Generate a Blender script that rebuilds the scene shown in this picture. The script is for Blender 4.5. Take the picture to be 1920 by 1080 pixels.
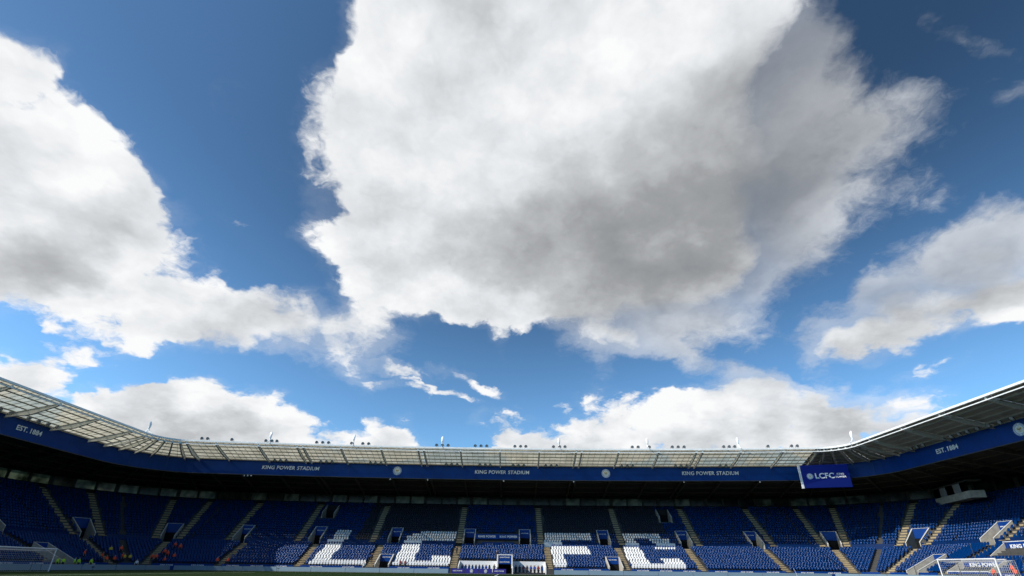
import bpy, bmesh, math, random
import numpy as np
from mathutils import Vector, Matrix
random.seed(7)
rng = np.random.default_rng(7)
R = math.radians
scene = bpy.context.scene
for _o in list(bpy.data.objects):
    bpy.data.objects.remove(_o)

# ------------------------------------------------------------------ camera
cam_data = bpy.data.cameras.new("camera")
cam = bpy.data.objects.new("camera", cam_data)
scene.collection.objects.link(cam)
scene.camera = cam
cam_data.sensor_width = 36.0
cam_data.lens = 36.0 * 893 / 1920          # about 16.7 mm
cam_data.shift_y = 114 / 1920              # the picture is the upper part of a taller frame
cam_data.clip_start = 0.05
cam_data.clip_end = 4000
_t, _roll = R(24.8), 0.0125
_F = Vector((0, math.cos(_t), math.sin(_t)))
_Rt = Vector((1, 0, 0))
_U = _Rt.cross(_F)
_R2 = _Rt * math.cos(_roll) + _U * math.sin(_roll)
_U2 = -_Rt * math.sin(_roll) + _U * math.cos(_roll)
cam.matrix_world = Matrix(((_R2.x, _U2.x, -_F.x, 0), (_R2.y, _U2.y, -_F.y, 0),
                           (_R2.z, _U2.z, -_F.z, 0.9), (0, 0, 0, 1)))

# ------------------------------------------------------------------ sun direction, exposure
SUN = Vector((-1.0, -0.52, 0.87)).normalized()      # towards the sun
SUN_EL = math.asin(SUN.z)
SUN_AZ = math.atan2(SUN.x, SUN.y)                    # from +Y, clockwise positive
sun_data = bpy.data.lights.new("sun", 'SUN')
sun_data.energy = 5.0
sun_data.angle = R(0.53)
sun_data.color = (1.0, 0.95, 0.87)
sun = bpy.data.objects.new("sun", sun_data)
scene.collection.objects.link(sun)
sun.rotation_euler = (-SUN).to_track_quat('-Z', 'Y').to_euler()
sun.location = (-60, -10, 60)
scene.view_settings.view_transform = 'Standard'
scene.view_settings.look = 'None'
scene.view_settings.exposure = 0.0
scene.view_settings.gamma = 1.0
scene.view_settings.use_curve_mapping = False
scene.cycles.max_bounces = 6
scene.cycles.diffuse_bounces = 3
scene.cycles.glossy_bounces = 2
scene.cycles.transmission_bounces = 4
scene.cycles.transparent_max_bounces = 8
scene.cycles.use_adaptive_sampling = True
scene.cycles.sample_clamp_indirect = 4.0

# ------------------------------------------------------------------ world: sky with clouds
# clouds as soft masses on the sky sphere: azimuth, elevation, half sizes (degrees), turn, weight
CLOUDS = [
    (-11.2,43.9,18.0,15.6,87,1), (7.8,51.3,19.5,15.9,169,1), (26.4,49.7,16.3,12.7,145,1), (16.9,38.2,21.9,14.3,158,1), (-4.8,36.1,15.9,11.3,-176,1),
    (16.5,35.2,14.0,9.1,169,0.7), (-20.2,56.5,7.5,6.2,-146,0.8), (-23.4,47.4,9.0,7.6,-142,0.9), (32.9,37.6,11.5,9.5,174,0.6), (3.4,59.1,18.2,7.2,177,1),
    (34.0,54.4,11.5,7.5,141,0.9), (-18.6,37.0,9.2,8.6,58,0.7), (-14.1,31.5,8.6,7.5,170,0.7), (-0.1,30.6,11.7,5.6,-179,0.7), (19.9,29.2,12.5,6.0,-179,0.65),
    (41.9,40.8,7.9,6.0,173,0.45), (47.3,39.3,4.7,3.1,-177,0.45), (35.1,30.7,6.7,4.8,-175,0.4), (11.3,25.8,5.4,3.1,-174,0.7), (22.6,25.8,5.0,3.3,170,0.3),
    (-57.1,31.8,9.7,5.6,102,1), (-50.5,26.9,8.9,8.4,-172,1), (-58.4,37.3,4.0,2.5,-87,0.8), (-45.6,29.3,6.6,6.4,159,0.8), (-48.9,34.0,4.5,4.1,180,0.7),
    (-48.9,22.7,7.0,4.9,-149,0.8), (-52.8,35.8,2.9,2.4,93,0.5), (-43.0,20.8,5.9,5.1,-154,0.85), (-39.5,28.5,4.7,4.2,78,0.6), (-32.6,24.9,9.8,5.2,-176,0.88),
    (-25.0,25.2,8.9,5.7,178,0.82), (-18.4,23.8,6.8,4.6,150,0.74), (-36.8,23.2,6.4,4.7,-160,0.7), (-47.5,14.9,5.2,2.7,-155,0.9), (-44.9,13.3,3.9,2.0,150,0.6),
    (-33.5,12.7,11.3,4.9,-172,1.2), (-39.0,11.8,5.6,3.0,-172,0.9), (-26.1,13.5,6.8,3.7,-175,0.8), (-16.9,13.2,6.3,3.8,-177,1.1), (-12.4,11.8,5.9,2.6,-177,0.7),
    (-30.9,10.1,13.2,2.9,-174,1), (7.9,14.0,10.1,5.4,179,1.1), (-1.8,14.6,4.1,2.7,-160,0.5), (23.1,14.4,8.3,5.7,178,1.2), (7.8,12.2,13.2,2.7,179,0.8),
    (15.7,16.7,9.0,3.3,176,0.5), (11.6,20.7,4.1,4.1,67,0.4), (17.7,18.4,7.0,3.3,175,0.35), (27.4,16.8,5.6,3.7,174,0.8), (31.3,13.2,5.7,3.2,175,0.8),
    (37.1,12.2,6.8,4.1,175,1.25), (35.5,14.5,4.3,3.4,178,0.8), (42.9,12.7,4.7,2.6,172,0.6), (41.4,17.0,3.0,2.7,177,0.25), (39.8,22.1,7.6,4.3,-162,1),
    (46.6,24.1,7.7,5.5,-159,1.1), (51.3,24.6,6.0,4.6,67,0.9), (37.8,21.6,3.8,2.6,180,0.7), (52.6,27.9,3.5,2.9,62,0.45), (49.2,21.6,4.4,2.4,-170,0.6),
    (-36.2,35.0,3.8,1.1,-177,0.55), (-28.0,35.0,3.4,1.6,177,0.4), (-12.8,20.8,5.4,1.1,160,0.9), (-10.6,18.8,8.1,1.0,167,0.95), (-4.7,19.6,7.0,1.3,162,0.8),
    (26.4,20.1,14.9,2.5,147,0.85), (0.0,24.5,4.2,1.8,101,0.5), (55.1,42.3,4.7,1.0,117,0.35), (56.4,35.9,2.1,1.4,163,0.38), (32.6,16.6,4.1,1.8,146,0.55),
    (44.9,16.6,6.8,1.4,-175,0.42), (47.6,34.0,4.8,4.6,129,0.3),]
CLOUD_BASES = [
    (16.9,38.2,24.8,11.9,163,0.75), (7.5,34.8,18.2,8.1,-179,0.5), (28.5,41.1,16.6,11.1,166,0.45), (39.0,47.3,14.2,11.2,112,0.38), (20.9,31.5,10.6,3.9,169,0.4),
    (-50.5,23.0,6.8,3.5,-143,0.9), (-47.4,29.5,6.0,3.1,-155,0.55), (-37.5,21.9,5.8,2.0,-163,0.2), (-33.7,11.6,9.3,2.6,-172,0.6), (42.4,20.3,7.4,2.4,-173,0.5),
    (49.8,22.4,4.7,1.7,-174,0.35), (22.8,12.6,8.8,2.5,176,0.45), (6.6,13.4,9.4,2.4,179,0.4), (-0.8,28.6,9.0,2.8,-179,0.35), (-16.2,12.4,5.1,2.0,-176,0.4),
    (37.9,11.8,5.8,1.9,173,0.4),]
CLOUD_VEILS = [
    (43.4,36.0,17.6,14.0,98,1.2), (20.2,26.7,16.0,7.3,171,0.7), (30.7,19.7,16.1,5.5,146,0.55), (-24.0,23.2,13.7,7.1,-169,0.35), (51.2,27.1,6.9,5.4,89,0.7),]
world = bpy.data.worlds.new("World")
scene.world = world
world.use_nodes = True
WT = world.node_tree
for _n in list(WT.nodes):
    WT.nodes.remove(_n)


def wn(kind, **kw):
    n = WT.nodes.new(kind)
    for k, v in kw.items():
        setattr(n, k, v)
    return n


def setin(sock, v):
    if hasattr(v, 'links') or hasattr(v, 'is_linked'):
        WT.links.new(v, sock)
    else:
        sock.default_value = v


def m(op, a, b=None, c=None, clamp=False):
    n = wn('ShaderNodeMath', operation=op, use_clamp=clamp)
    setin(n.inputs[0], a)
    if b is not None:
        setin(n.inputs[1], b)
    if c is not None:
        setin(n.inputs[2], c)
    return n.outputs[0]


def vm(op, a, b=None, s=None):
    n = wn('ShaderNodeVectorMath', operation=op)
    setin(n.inputs[0], a)
    if b is not None:
        setin(n.inputs[1], b)
    if s is not None:
        setin(n.inputs['Scale'], s)
    return n.outputs[1] if op in ('DOT_PRODUCT', 'LENGTH') else n.outputs[0]


def smooth(v, lo, hi, t0=0.0, t1=1.0):
    n = wn('ShaderNodeMapRange', interpolation_type='SMOOTHSTEP')
    setin(n.inputs['Value'], v)
    setin(n.inputs['From Min'], lo)
    setin(n.inputs['From Max'], hi)
    setin(n.inputs['To Min'], t0)
    setin(n.inputs['To Max'], t1)
    return n.outputs[0]


def noise(vec, scale, detail, rough=0.55, lac=2.1, dist=0.0, out=0):
    n = wn('ShaderNodeTexNoise', noise_dimensions='3D')
    setin(n.inputs['Vector'], vec)
    n.inputs['Scale'].default_value = scale
    n.inputs['Detail'].default_value = detail
    n.inputs['Roughness'].default_value = rough
    n.inputs['Lacunarity'].default_value = lac
    n.inputs['Distortion'].default_value = dist
    return n.outputs[out]


def blob_field(vec, blobs):
    total = None
    for az, el, a, b, rot, w in blobs:
        az, el, rot = R(az), R(el), R(rot)
        E = Vector((math.cos(az), -math.sin(az), 0))
        N = Vector((-math.sin(el) * math.sin(az), -math.sin(el) * math.cos(az), math.cos(el)))
        e1 = E * math.cos(rot) + N * math.sin(rot)
        e2 = -E * math.sin(rot) + N * math.cos(rot)
        q1 = vm('DOT_PRODUCT', vec, tuple(e1 / math.tan(R(a))))
        q2 = vm('DOT_PRODUCT', vec, tuple(e2 / math.tan(R(b))))
        g = m('SUBTRACT', 1.0, m('MULTIPLY_ADD', q1, q1, m('MULTIPLY', q2, q2)), clamp=True)
        total = m('MULTIPLY', g, w) if total is None else m('MULTIPLY_ADD', g, w, total)
    return total


coord = wn('ShaderNodeTexCoord')
D0 = coord.outputs['Generated']
sep = wn('ShaderNodeSeparateXYZ')
WT.links.new(D0, sep.inputs[0])
dz = m('MAXIMUM', sep.outputs[2], 0.0)
# noise space: flattened with distance so that far clouds carry smaller billows
flat = vm('SCALE', D0, s=m('DIVIDE', 1.0, m('ADD', dz, 0.42)))
# two-step warp of the direction makes ragged billowing outlines
w1 = vm('SUBTRACT', noise(flat, 3.1, 2.0, 0.5, out=1), (0.5, 0.5, 0.5))
w2 = vm('SUBTRACT', noise(flat, 13.0, 3.0, 0.6, out=1), (0.5, 0.5, 0.5))
Dw = vm('ADD', vm('ADD', D0, vm('SCALE', w1, s=0.13)), vm('SCALE', w2, s=0.05))
ahead = m('ADD', m('MULTIPLY', sep.outputs[1], 0.9), m('MULTIPLY', dz, 0.42))
S = blob_field(Dw, CLOUDS)
front = m('GREATER_THAN', ahead, 0.0)
S = m('MULTIPLY', S, front)
# beyond the mapped clouds broken cumulus goes on unseen, thinned to cut fill light
wide = noise(vm('ADD', flat, (7.3, 2.1, 4.4)), 1.5, 3.0, 0.5)
S_far = m('MULTIPLY', smooth(wide, 0.53, 0.70), 1.1)
beyond = smooth(ahead, 0.66, 0.38)
S = m('ADD', S, m('MULTIPLY', S_far, beyond))

soft = m('MULTIPLY', m('MINIMUM', blob_field(D0, CLOUD_VEILS), 1.0), front)
wflat = vm('ADD', flat, vm('SCALE', w2, s=0.09))
fine = noise(wflat, 7.0, 10.0, 0.60, 2.1)
puff = wn('ShaderNodeTexVoronoi', voronoi_dimensions='3D', feature='F1')
setin(puff.inputs['Vector'], wflat)
puff.inputs['Scale'].default_value = 8.0
puff.inputs['Detail'].default_value = 2.0
puff.inputs['Roughness'].default_value = 0.5
bill = m('SUBTRACT', 0.5, puff.outputs['Distance'])
ragged = m('MULTIPLY', smooth(S, 0.9, 1.8, 1.0, 0.35), m('ADD', m('MULTIPLY', m('SUBTRACT', fine, 0.5), m('MULTIPLY_ADD', soft, 1.5, 1.8)), m('MULTIPLY', bill, 0.55)))
core = m('SUBTRACT', m('SUBTRACT', S, 0.30), m('MULTIPLY', soft, 0.50))
dens = m('MAXIMUM', m('ADD', core, ragged), m('SUBTRACT', S, 1.15))
edge_w = m('MULTIPLY_ADD', soft, 1.5, 0.40)
alpha = smooth(dens, 0.0, edge_w)
# thin veil round the clouds
veil = m('MULTIPLY', smooth(m('ADD', S, m('MULTIPLY', m('SUBTRACT', fine, 0.5), 2.4)), 0.22, 1.1), m('MULTIPLY_ADD', soft, 0.66, 0.12))
alpha = m('MAXIMUM', m('MAXIMUM', alpha, veil), smooth(S, 0.85, 2.1))

# light on the clouds: the side towards the sun is bright, thick bases away from it grey
fA = noise(vm('ADD', flat, vm('SCALE', w2, s=0.05)), 3.2, 5.0, 0.55)
fB = noise(vm('ADD', flat, tuple(SUN * 0.10)), 3.2, 5.0, 0.55)
relief = m('SUBTRACT', fA, fB)
base = m('MULTIPLY', blob_field(Dw, CLOUD_BASES), front)
base = m('ADD', base, m('MULTIPLY', m('MULTIPLY', smooth(S, 0.75, 2.4), 0.5), beyond))
base = m('MULTIPLY', base, m('MULTIPLY_ADD', m('SUBTRACT', fA, 0.5), 0.6, 1.0))
thick = smooth(dens, 0.1, 1.5)
shade = m('MULTIPLY_ADD', relief, -0.9, m('MULTIPLY', base, 0.39))
shade = m('ADD', shade, m('MULTIPLY', thick, 0.09))
shade = m('ADD', shade, m('MULTIPLY', soft, 0.24))
shade = m('ADD', shade, m('MULTIPLY', m('SUBTRACT', fine, 0.5), -0.45))
shade = m('ADD', shade, m('MULTIPLY', bill, -0.16))
ramp = wn('ShaderNodeValToRGB')
setin(ramp.inputs[0], shade)
cr = ramp.color_ramp
cr.elements[0].position = 0.0
cr.elements[0].color = (0.97, 0.975, 0.98, 1)
cr.elements[1].position = 1.0
cr.elements[1].color = (0.235, 0.255, 0.275, 1)
for pos, v in ((0.2, 0.80), (0.45, 0.55), (0.7, 0.36)):
    e = cr.elements.new(pos)
    e.color = (v * 0.965, v * 0.995, v * 1.03, 1)

sky = wn('ShaderNodeTexSky', sky_type='NISHITA')
sky.sun_disc = False
sky.sun_elevation = SUN_EL
sky.sun_rotation = SUN_AZ % (2 * math.pi)
sky.altitude = 60
sky.air_density = 1.0
sky.dust_density = 0.7
sky.ozone_density = 3.5
bg_sky = wn('ShaderNodeBackground')
tint = wn('ShaderNodeMix', data_type='RGBA', blend_type='MULTIPLY')
tint.inputs['Factor'].default_value = 1.0
WT.links.new(sky.outputs[0], tint.inputs['A'])
tint.inputs['B'].default_value = (0.76, 1.07, 1.19, 1)
# clear sky is deepest about a right angle away from the sun
deep = smooth(vm('DOT_PRODUCT', D0, tuple(SUN)), -0.15, 0.75, 0.057, 0.106)
deep = m('ADD', deep, smooth(sep.outputs[2], 0.72, 0.12, 0.0, 0.105))
WT.links.new(tint.outputs['Result'], bg_sky.inputs[0])
WT.links.new(deep, bg_sky.inputs[1])
bg_cloud = wn('ShaderNodeBackground')
WT.links.new(ramp.outputs[0], bg_cloud.inputs[0])
bg_cloud.inputs[1].default_value = 1.0
mix = wn('ShaderNodeMixShader')
WT.links.new(alpha, mix.inputs[0])
WT.links.new(bg_sky.outputs[0], mix.inputs[1])
WT.links.new(bg_cloud.outputs[0], mix.inputs[2])
wout = wn('ShaderNodeOutputWorld')
WT.links.new(mix.outputs[0], wout.inputs[0])
world.cycles.sampling_method = 'MANUAL'
world.cycles.sample_map_resolution = 256

# ------------------------------------------------------------------ materials
def mat(name, col, rough=0.6, spec=0.5, metal=0.0, var=0.0, vscale=3.0, bump=0.0, bscale=20.0, coat=0.0):
    mt = bpy.data.materials.new(name)
    mt.use_nodes = True
    nt = mt.node_tree
    bs = nt.nodes['Principled BSDF']
    bs.inputs['Base Color'].default_value = (*col, 1)
    bs.inputs['Roughness'].default_value = rough
    bs.inputs['Specular IOR Level'].default_value = spec
    bs.inputs['Metallic'].default_value = metal
    bs.inputs['Coat Weight'].default_value = coat
    if var or bump:
        tc = nt.nodes.new('ShaderNodeTexCoord')
        if var:
            nz = nt.nodes.new('ShaderNodeTexNoise')
            nz.inputs['Scale'].default_value = vscale
            nz.inputs['Detail'].default_value = 6
            nz.inputs['Roughness'].default_value = 0.65
            nt.links.new(tc.outputs['Object'], nz.inputs['Vector'])
            rp = nt.nodes.new('ShaderNodeValToRGB')
            rp.color_ramp.elements[0].position = 0.32
            rp.color_ramp.elements[1].position = 0.68
            rp.color_ramp.elements[0].color = (*[c * (1 - var) for c in col], 1)
            rp.color_ramp.elements[1].color = (*[min(1, c * (1 + var * 0.7)) for c in col], 1)
            nt.links.new(nz.outputs[0], rp.inputs[0])
            nt.links.new(rp.outputs[0], bs.inputs['Base Color'])
        if bump:
            n2 = nt.nodes.new('ShaderNodeTexNoise')
            n2.inputs['Scale'].default_value = bscale
            n2.inputs['Detail'].default_value = 4
            nt.links.new(tc.outputs['Object'], n2.inputs['Vector'])
            bp = nt.nodes.new('ShaderNodeBump')
            bp.inputs['Strength'].default_value = bump
            bp.inputs['Distance'].default_value = 0.05
            nt.links.new(n2.outputs[0], bp.inputs['Height'])
            nt.links.new(bp.outputs[0], bs.inputs['Normal'])
    return mt


M = {}
M['seat_blue'] = mat('seat blue plastic', (0.001, 0.035, 0.155), 0.22, 0.22, var=0.42, vscale=1.7)
M['seat_white'] = mat('seat white plastic', (0.80, 0.80, 0.79), 0.35, 0.4, var=0.14, vscale=1.7)
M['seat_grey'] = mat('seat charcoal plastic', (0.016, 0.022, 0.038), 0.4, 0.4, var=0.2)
M['concrete'] = mat('terrace concrete', (0.075, 0.072, 0.068), 0.9, 0.2, var=0.3, vscale=0.6)
M['wall_concrete'] = mat('gangway wall concrete', (0.46, 0.43, 0.37), 0.85, 0.2, var=0.25, vscale=1.2)
M['coping'] = mat('white coping', (0.55, 0.54, 0.51), 0.6, 0.4, var=0.1)
M['aisle'] = mat('aisle steps', (0.36, 0.285, 0.17), 0.9, 0.2, var=0.22, vscale=1.5)
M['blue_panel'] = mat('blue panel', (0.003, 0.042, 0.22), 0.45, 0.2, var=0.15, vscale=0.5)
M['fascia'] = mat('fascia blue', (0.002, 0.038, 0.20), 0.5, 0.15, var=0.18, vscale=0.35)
M['lettering'] = mat('white lettering', (0.82, 0.82, 0.80), 0.5)
M['steel_white'] = mat('white painted steel', (0.80, 0.80, 0.78), 0.45, 0.4, var=0.12, vscale=0.8)
M['steel_cream'] = mat('rafter paint', (0.84, 0.83, 0.77), 0.5, 0.4, var=0.2, vscale=0.6)
M['steel_dark'] = mat('dark steel', (0.06, 0.06, 0.055), 0.6, 0.3, var=0.2)
M['deck'] = mat('roof deck', (0.075, 0.075, 0.065), 0.7, 0.3, var=0.25, vscale=0.5)
M['soffit'] = mat('metal soffit', (0.30, 0.30, 0.255), 0.55, 0.4, var=0.2, vscale=0.5)  # shaded look of the translucent roof, put into an opaque grey
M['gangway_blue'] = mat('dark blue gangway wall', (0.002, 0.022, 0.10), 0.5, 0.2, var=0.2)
M['purlin'] = mat('purlin steel', (0.26, 0.245, 0.20), 0.55, 0.4, var=0.2)
M['rear_steel'] = mat('rear roof steel', (0.15, 0.145, 0.12), 0.6, 0.3, var=0.2)
M['soffit_beam'] = mat('grey beam paint', (0.42, 0.42, 0.37), 0.5, 0.4, var=0.15)  # cream rafters darkened in colour to stand for shade under the right roof
M['back_wall'] = mat('rear wall', (0.02, 0.02, 0.02), 0.8, 0.2, var=0.3)
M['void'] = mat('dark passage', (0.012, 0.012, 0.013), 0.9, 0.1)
M['lamp_body'] = mat('floodlight housing', (0.035, 0.035, 0.035), 0.45, 0.5, var=0.2)
M['lamp_glass'] = mat('floodlight glass', (0.30, 0.31, 0.32), 0.12, 0.6)
M['led'] = mat('advertising board face', (0.21, 0.30, 0.37), 0.35, 0.5, var=0.06, vscale=0.5)
M['led_gap'] = mat('board edge', (0.02, 0.02, 0.022), 0.6)
M['grass'] = mat('pitch grass', (0.012, 0.030, 0.004), 0.95, 0.1, var=0.35, vscale=1.1, bump=0.6, bscale=60)
M['ground'] = mat('asphalt ground', (0.06, 0.06, 0.058), 0.95, 0.2, var=0.3, vscale=0.4)
M['track'] = mat('perimeter track', (0.10, 0.105, 0.10), 0.95, 0.2, var=0.3, vscale=0.7)
M['line'] = mat('pitch marking', (0.70, 0.72, 0.68), 0.9, 0.1, var=0.15, vscale=6)
M['goal'] = mat('goal frame paint', (0.85, 0.85, 0.85), 0.35, 0.5)
M['net'] = mat('goal net cord', (0.55, 0.55, 0.55), 0.8, 0.2)
M['purple'] = mat('dugout front panel', (0.030, 0.026, 0.22), 0.45, 0.4, var=0.1)
M['white_panel'] = mat('white panel', (0.80, 0.80, 0.79), 0.5, 0.4, var=0.08)
M['skin'] = mat('skin', (0.50, 0.29, 0.20), 0.6)
M['hair'] = mat('hair', (0.03, 0.02, 0.015), 0.7)
M['trouser'] = mat('dark trousers', (0.015, 0.016, 0.02), 0.8)
M['vest_orange'] = mat('orange jacket', (0.95, 0.09, 0.02), 0.7, var=0.15, vscale=6)
M['vest_yellow'] = mat('lime high visibility jacket', (0.55, 0.92, 0.04), 0.7, var=0.15, vscale=6)
M['vest_gold'] = mat('yellow jacket', (0.75, 0.55, 0.04), 0.7, var=0.15, vscale=6)
M['track_dark'] = mat('dark tracksuit', (0.02, 0.02, 0.03), 0.75, var=0.2, vscale=6)
M['track_red'] = mat('maroon jacket', (0.20, 0.015, 0.02), 0.75, var=0.2, vscale=6)
M['track_blue'] = mat('royal blue tracksuit', (0.02, 0.06, 0.30), 0.75, var=0.2, vscale=6)
M['crest_white'] = mat('crest white', (0.72, 0.76, 0.80), 0.5)
M['crest_blue'] = mat('crest blue', (0.02, 0.07, 0.30), 0.5)
M['crest_gold'] = mat('crest gold', (0.42, 0.26, 0.07), 0.5)
M['crest_brown'] = mat('crest brown', (0.20, 0.10, 0.04), 0.5)
M['crest_cream'] = mat('crest cream', (0.70, 0.66, 0.52), 0.5)


def sheet_mat():
    mt = bpy.data.materials.new('translucent roof sheet')
    mt.use_nodes = True
    nt = mt.node_tree
    nt.nodes.clear()
    tc = nt.nodes.new('ShaderNodeTexCoord')
    nz = nt.nodes.new('ShaderNodeTexNoise')
    nz.inputs['Scale'].default_value = 0.45
    nz.inputs['Detail'].default_value = 7
    nz.inputs['Roughness'].default_value = 0.7
    nt.links.new(tc.outputs['Object'], nz.inputs['Vector'])
    rp = nt.nodes.new('ShaderNodeValToRGB')
    rp.color_ramp.elements[0].position = 0.3
    rp.color_ramp.elements[1].position = 0.7
    rp.color_ramp.elements[0].color = (0.42, 0.40, 0.33, 1)
    rp.color_ramp.elements[1].color = (0.80, 0.78, 0.70, 1)
    nt.links.new(nz.outputs[0], rp.inputs[0])
    d = nt.nodes.new('ShaderNodeBsdfDiffuse')
    t = nt.nodes.new('ShaderNodeBsdfTranslucent')
    g = nt.nodes.new('ShaderNodeBsdfTransparent')
    g.inputs[0].default_value = (0.84, 0.81, 0.72, 1)
    nt.links.new(rp.outputs[0], d.inputs[0])
    nt.links.new(rp.outputs[0], t.inputs[0])
    x1 = nt.nodes.new('ShaderNodeMixShader')
    x1.inputs[0].default_value = 0.72
    nt.links.new(d.outputs[0], x1.inputs[1])
    nt.links.new(t.outputs[0], x1.inputs[2])
    x2 = nt.nodes.new('ShaderNodeMixShader')
    x2.inputs[0].default_value = 0.50
    nt.links.new(x1.outputs[0], x2.inputs[1])
    nt.links.new(g.outputs[0], x2.inputs[2])
    o = nt.nodes.new('ShaderNodeOutputMaterial')
    nt.links.new(x2.outputs[0], o.inputs[0])
    return mt


M['sheet'] = sheet_mat()


def glazing_mat(bright):
    mt = bpy.data.materials.new('rear glazing')
    mt.use_nodes = True
    nt = mt.node_tree
    nt.nodes.clear()
    tc = nt.nodes.new('ShaderNodeTexCoord')
    nz = nt.nodes.new('ShaderNodeTexNoise')
    nz.inputs['Scale'].default_value = 0.5
    nz.inputs['Detail'].default_value = 5
    nt.links.new(tc.outputs['Object'], nz.inputs['Vector'])
    rp = nt.nodes.new('ShaderNodeValToRGB')
    rp.color_ramp.elements[0].position = 0.35
    rp.color_ramp.elements[1].position = 0.65
    rp.color_ramp.elements[0].color = (bright * 0.16, bright * 0.21, bright * 0.16, 1)
    rp.color_ramp.elements[1].color = (bright * 0.8, bright * 0.9, bright * 0.72, 1)
    nt.links.new(nz.outputs[0], rp.inputs[0])
    t = nt.nodes.new('ShaderNodeBsdfTranslucent')
    nt.links.new(rp.outputs[0], t.inputs[0])
    g = nt.nodes.new('ShaderNodeBsdfGlossy')
    g.inputs['Roughness'].default_value = 0.2
    g.inputs[0].default_value = (0.3, 0.3, 0.3, 1)
    x = nt.nodes.new('ShaderNodeMixShader')
    x.inputs[0].default_value = 0.08
    nt.links.new(t.outputs[0], x.inputs[1])
    nt.links.new(g.outputs[0], x.inputs[2])
    o = nt.nodes.new('ShaderNodeOutputMaterial')
    nt.links.new(x.outputs[0], o.inputs[0])
    return mt


M['glazing'] = glazing_mat(0.26)
M['glazing_dim'] = glazing_mat(0.09)


def screen_mat():
    mt = mat('screen face', (0.002, 0.006, 0.05), 0.5, 0.12)
    bs = mt.node_tree.nodes['Principled BSDF']
    bs.inputs['Emission Color'].default_value = (0.002, 0.008, 0.13, 1)
    bs.inputs['Emission Strength'].default_value = 0.55
    return mt


M['screen'] = screen_mat()

# ------------------------------------------------------------------ helpers
COL = scene.collection


def link(name, mesh, parent=None, mw=None):
    o = bpy.data.objects.new(name, mesh)
    COL.objects.link(o)
    if parent is not None:
        o.parent = parent
        if parent.type == 'EMPTY':
            o.matrix_parent_inverse = Matrix.Translation(parent.location).inverted()
    if mw is not None:
        o.matrix_basis = mw
    return o


def tag(o, label=None, cat=None, group=None, kind=None):
    if label:
        o['label'] = label
    if cat:
        o['category'] = cat
    if group:
        o['group'] = group
    if kind:
        o['kind'] = kind
    return o


def thing(name, loc, label, cat, group=None):
    o = bpy.data.objects.new(name, None)
    o.empty_display_size = 0.3
    COL.objects.link(o)
    o.location = loc
    return tag(o, label, cat, group)


class MB:
    """collects faces; build() links them as one mesh object"""

    def __init__(self):
        self.v, self.f, self.m = [], [], []

    def quad(self, a, b, c, d, mi=0):
        n = len(self.v)
        self.v += [tuple(a), tuple(b), tuple(c), tuple(d)]
        self.f.append((n, n + 1, n + 2, n + 3))
        self.m.append(mi)

    def poly(self, pts, mi=0):
        n = len(self.v)
        self.v += [tuple(p) for p in pts]
        self.f.append(tuple(range(n, n + len(pts))))
        self.m.append(mi)

    def hexa(self, p, mi=0):
        """p: eight corners, bottom ring then top ring"""
        n = len(self.v)
        self.v += [tuple(q) for q in p]
        for fc in ((3, 2, 1, 0), (4, 5, 6, 7), (0, 1, 5, 4), (1, 2, 6, 5), (2, 3, 7, 6), (3, 0, 4, 7)):
            self.f.append(tuple(n + k for k in fc))
            self.m.append(mi)

    def box(self, x0, x1, y0, y1, z0, z1, mi=0):
        self.hexa([(x0, y0, z0), (x1, y0, z0), (x1, y1, z0), (x0, y1, z0),
                   (x0, y0, z1), (x1, y0, z1), (x1, y1, z1), (x0, y1, z1)], mi)

    def beam(self, a, b, w, h, mi=0, up=(0, 0, 1), h2=None):
        a, b, up = Vector(a), Vector(b), Vector(up)
        d = (b - a).normalized()
        s = d.cross(up)
        if s.length < 1e-4:
            s = d.cross(Vector((1, 0, 0)))
        s.normalize()
        u = s.cross(d).normalized()
        h2 = h if h2 is None else h2
        s = s * (w / 2)
        self.hexa([a - s - u * h / 2, a + s - u * h / 2, b + s - u * h2 / 2, b - s - u * h2 / 2,
                   a - s + u * h / 2, a + s + u * h / 2, b + s + u * h2 / 2, b - s + u * h2 / 2], mi)

    def tube(self, pts, r, n=6, mi=0):
        pts = [Vector(p) for p in pts]
        rings = []
        for i, p in enumerate(pts):
            d = (pts[min(i + 1, len(pts) - 1)] - pts[max(i - 1, 0)]).normalized()
            ref = Vector((0, 0, 1)) if abs(d.z) < 0.95 else Vector((1, 0, 0))
            s = d.cross(ref).normalized()
            t = s.cross(d).normalized()
            rr = r[i] if isinstance(r, (list, tuple)) else r
            base = len(self.v)
            for k in range(n):
                a = 2 * math.pi * k / n
                self.v.append(tuple(p + s * (rr * math.cos(a)) + t * (rr * math.sin(a))))
            rings.append(base)
        for i in range(len(pts) - 1):
            for k in range(n):
                self.f.append((rings[i] + k, rings[i] + (k + 1) % n, rings[i + 1] + (k + 1) % n, rings[i + 1] + k))
                self.m.append(mi)
        self.f.append(tuple(rings[0] + k for k in range(n)))
        self.m.append(mi)
        self.f.append(tuple(rings[-1] + n - 1 - k for k in range(n)))
        self.m.append(mi)

    def mesh(self, name, mats):
        me = bpy.data.meshes.new(name)
        me.from_pydata(self.v, [], self.f)
        for mt in (mats if isinstance(mats, (list, tuple)) else [mats]):
            me.materials.append(mt)
        if any(self.m):
            me.polygons.foreach_set('material_index', self.m)
        me.update()
        return me

    def build(self, name, mats, parent=None, fix=True):
        me = self.mesh(name, mats)
        if fix:
            bm = bmesh.new()
            bm.from_mesh(me)
            bmesh.ops.recalc_face_normals(bm, faces=bm.faces)
            bm.to_mesh(me)
            bm.free()
        return link(name, me, parent)


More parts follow.
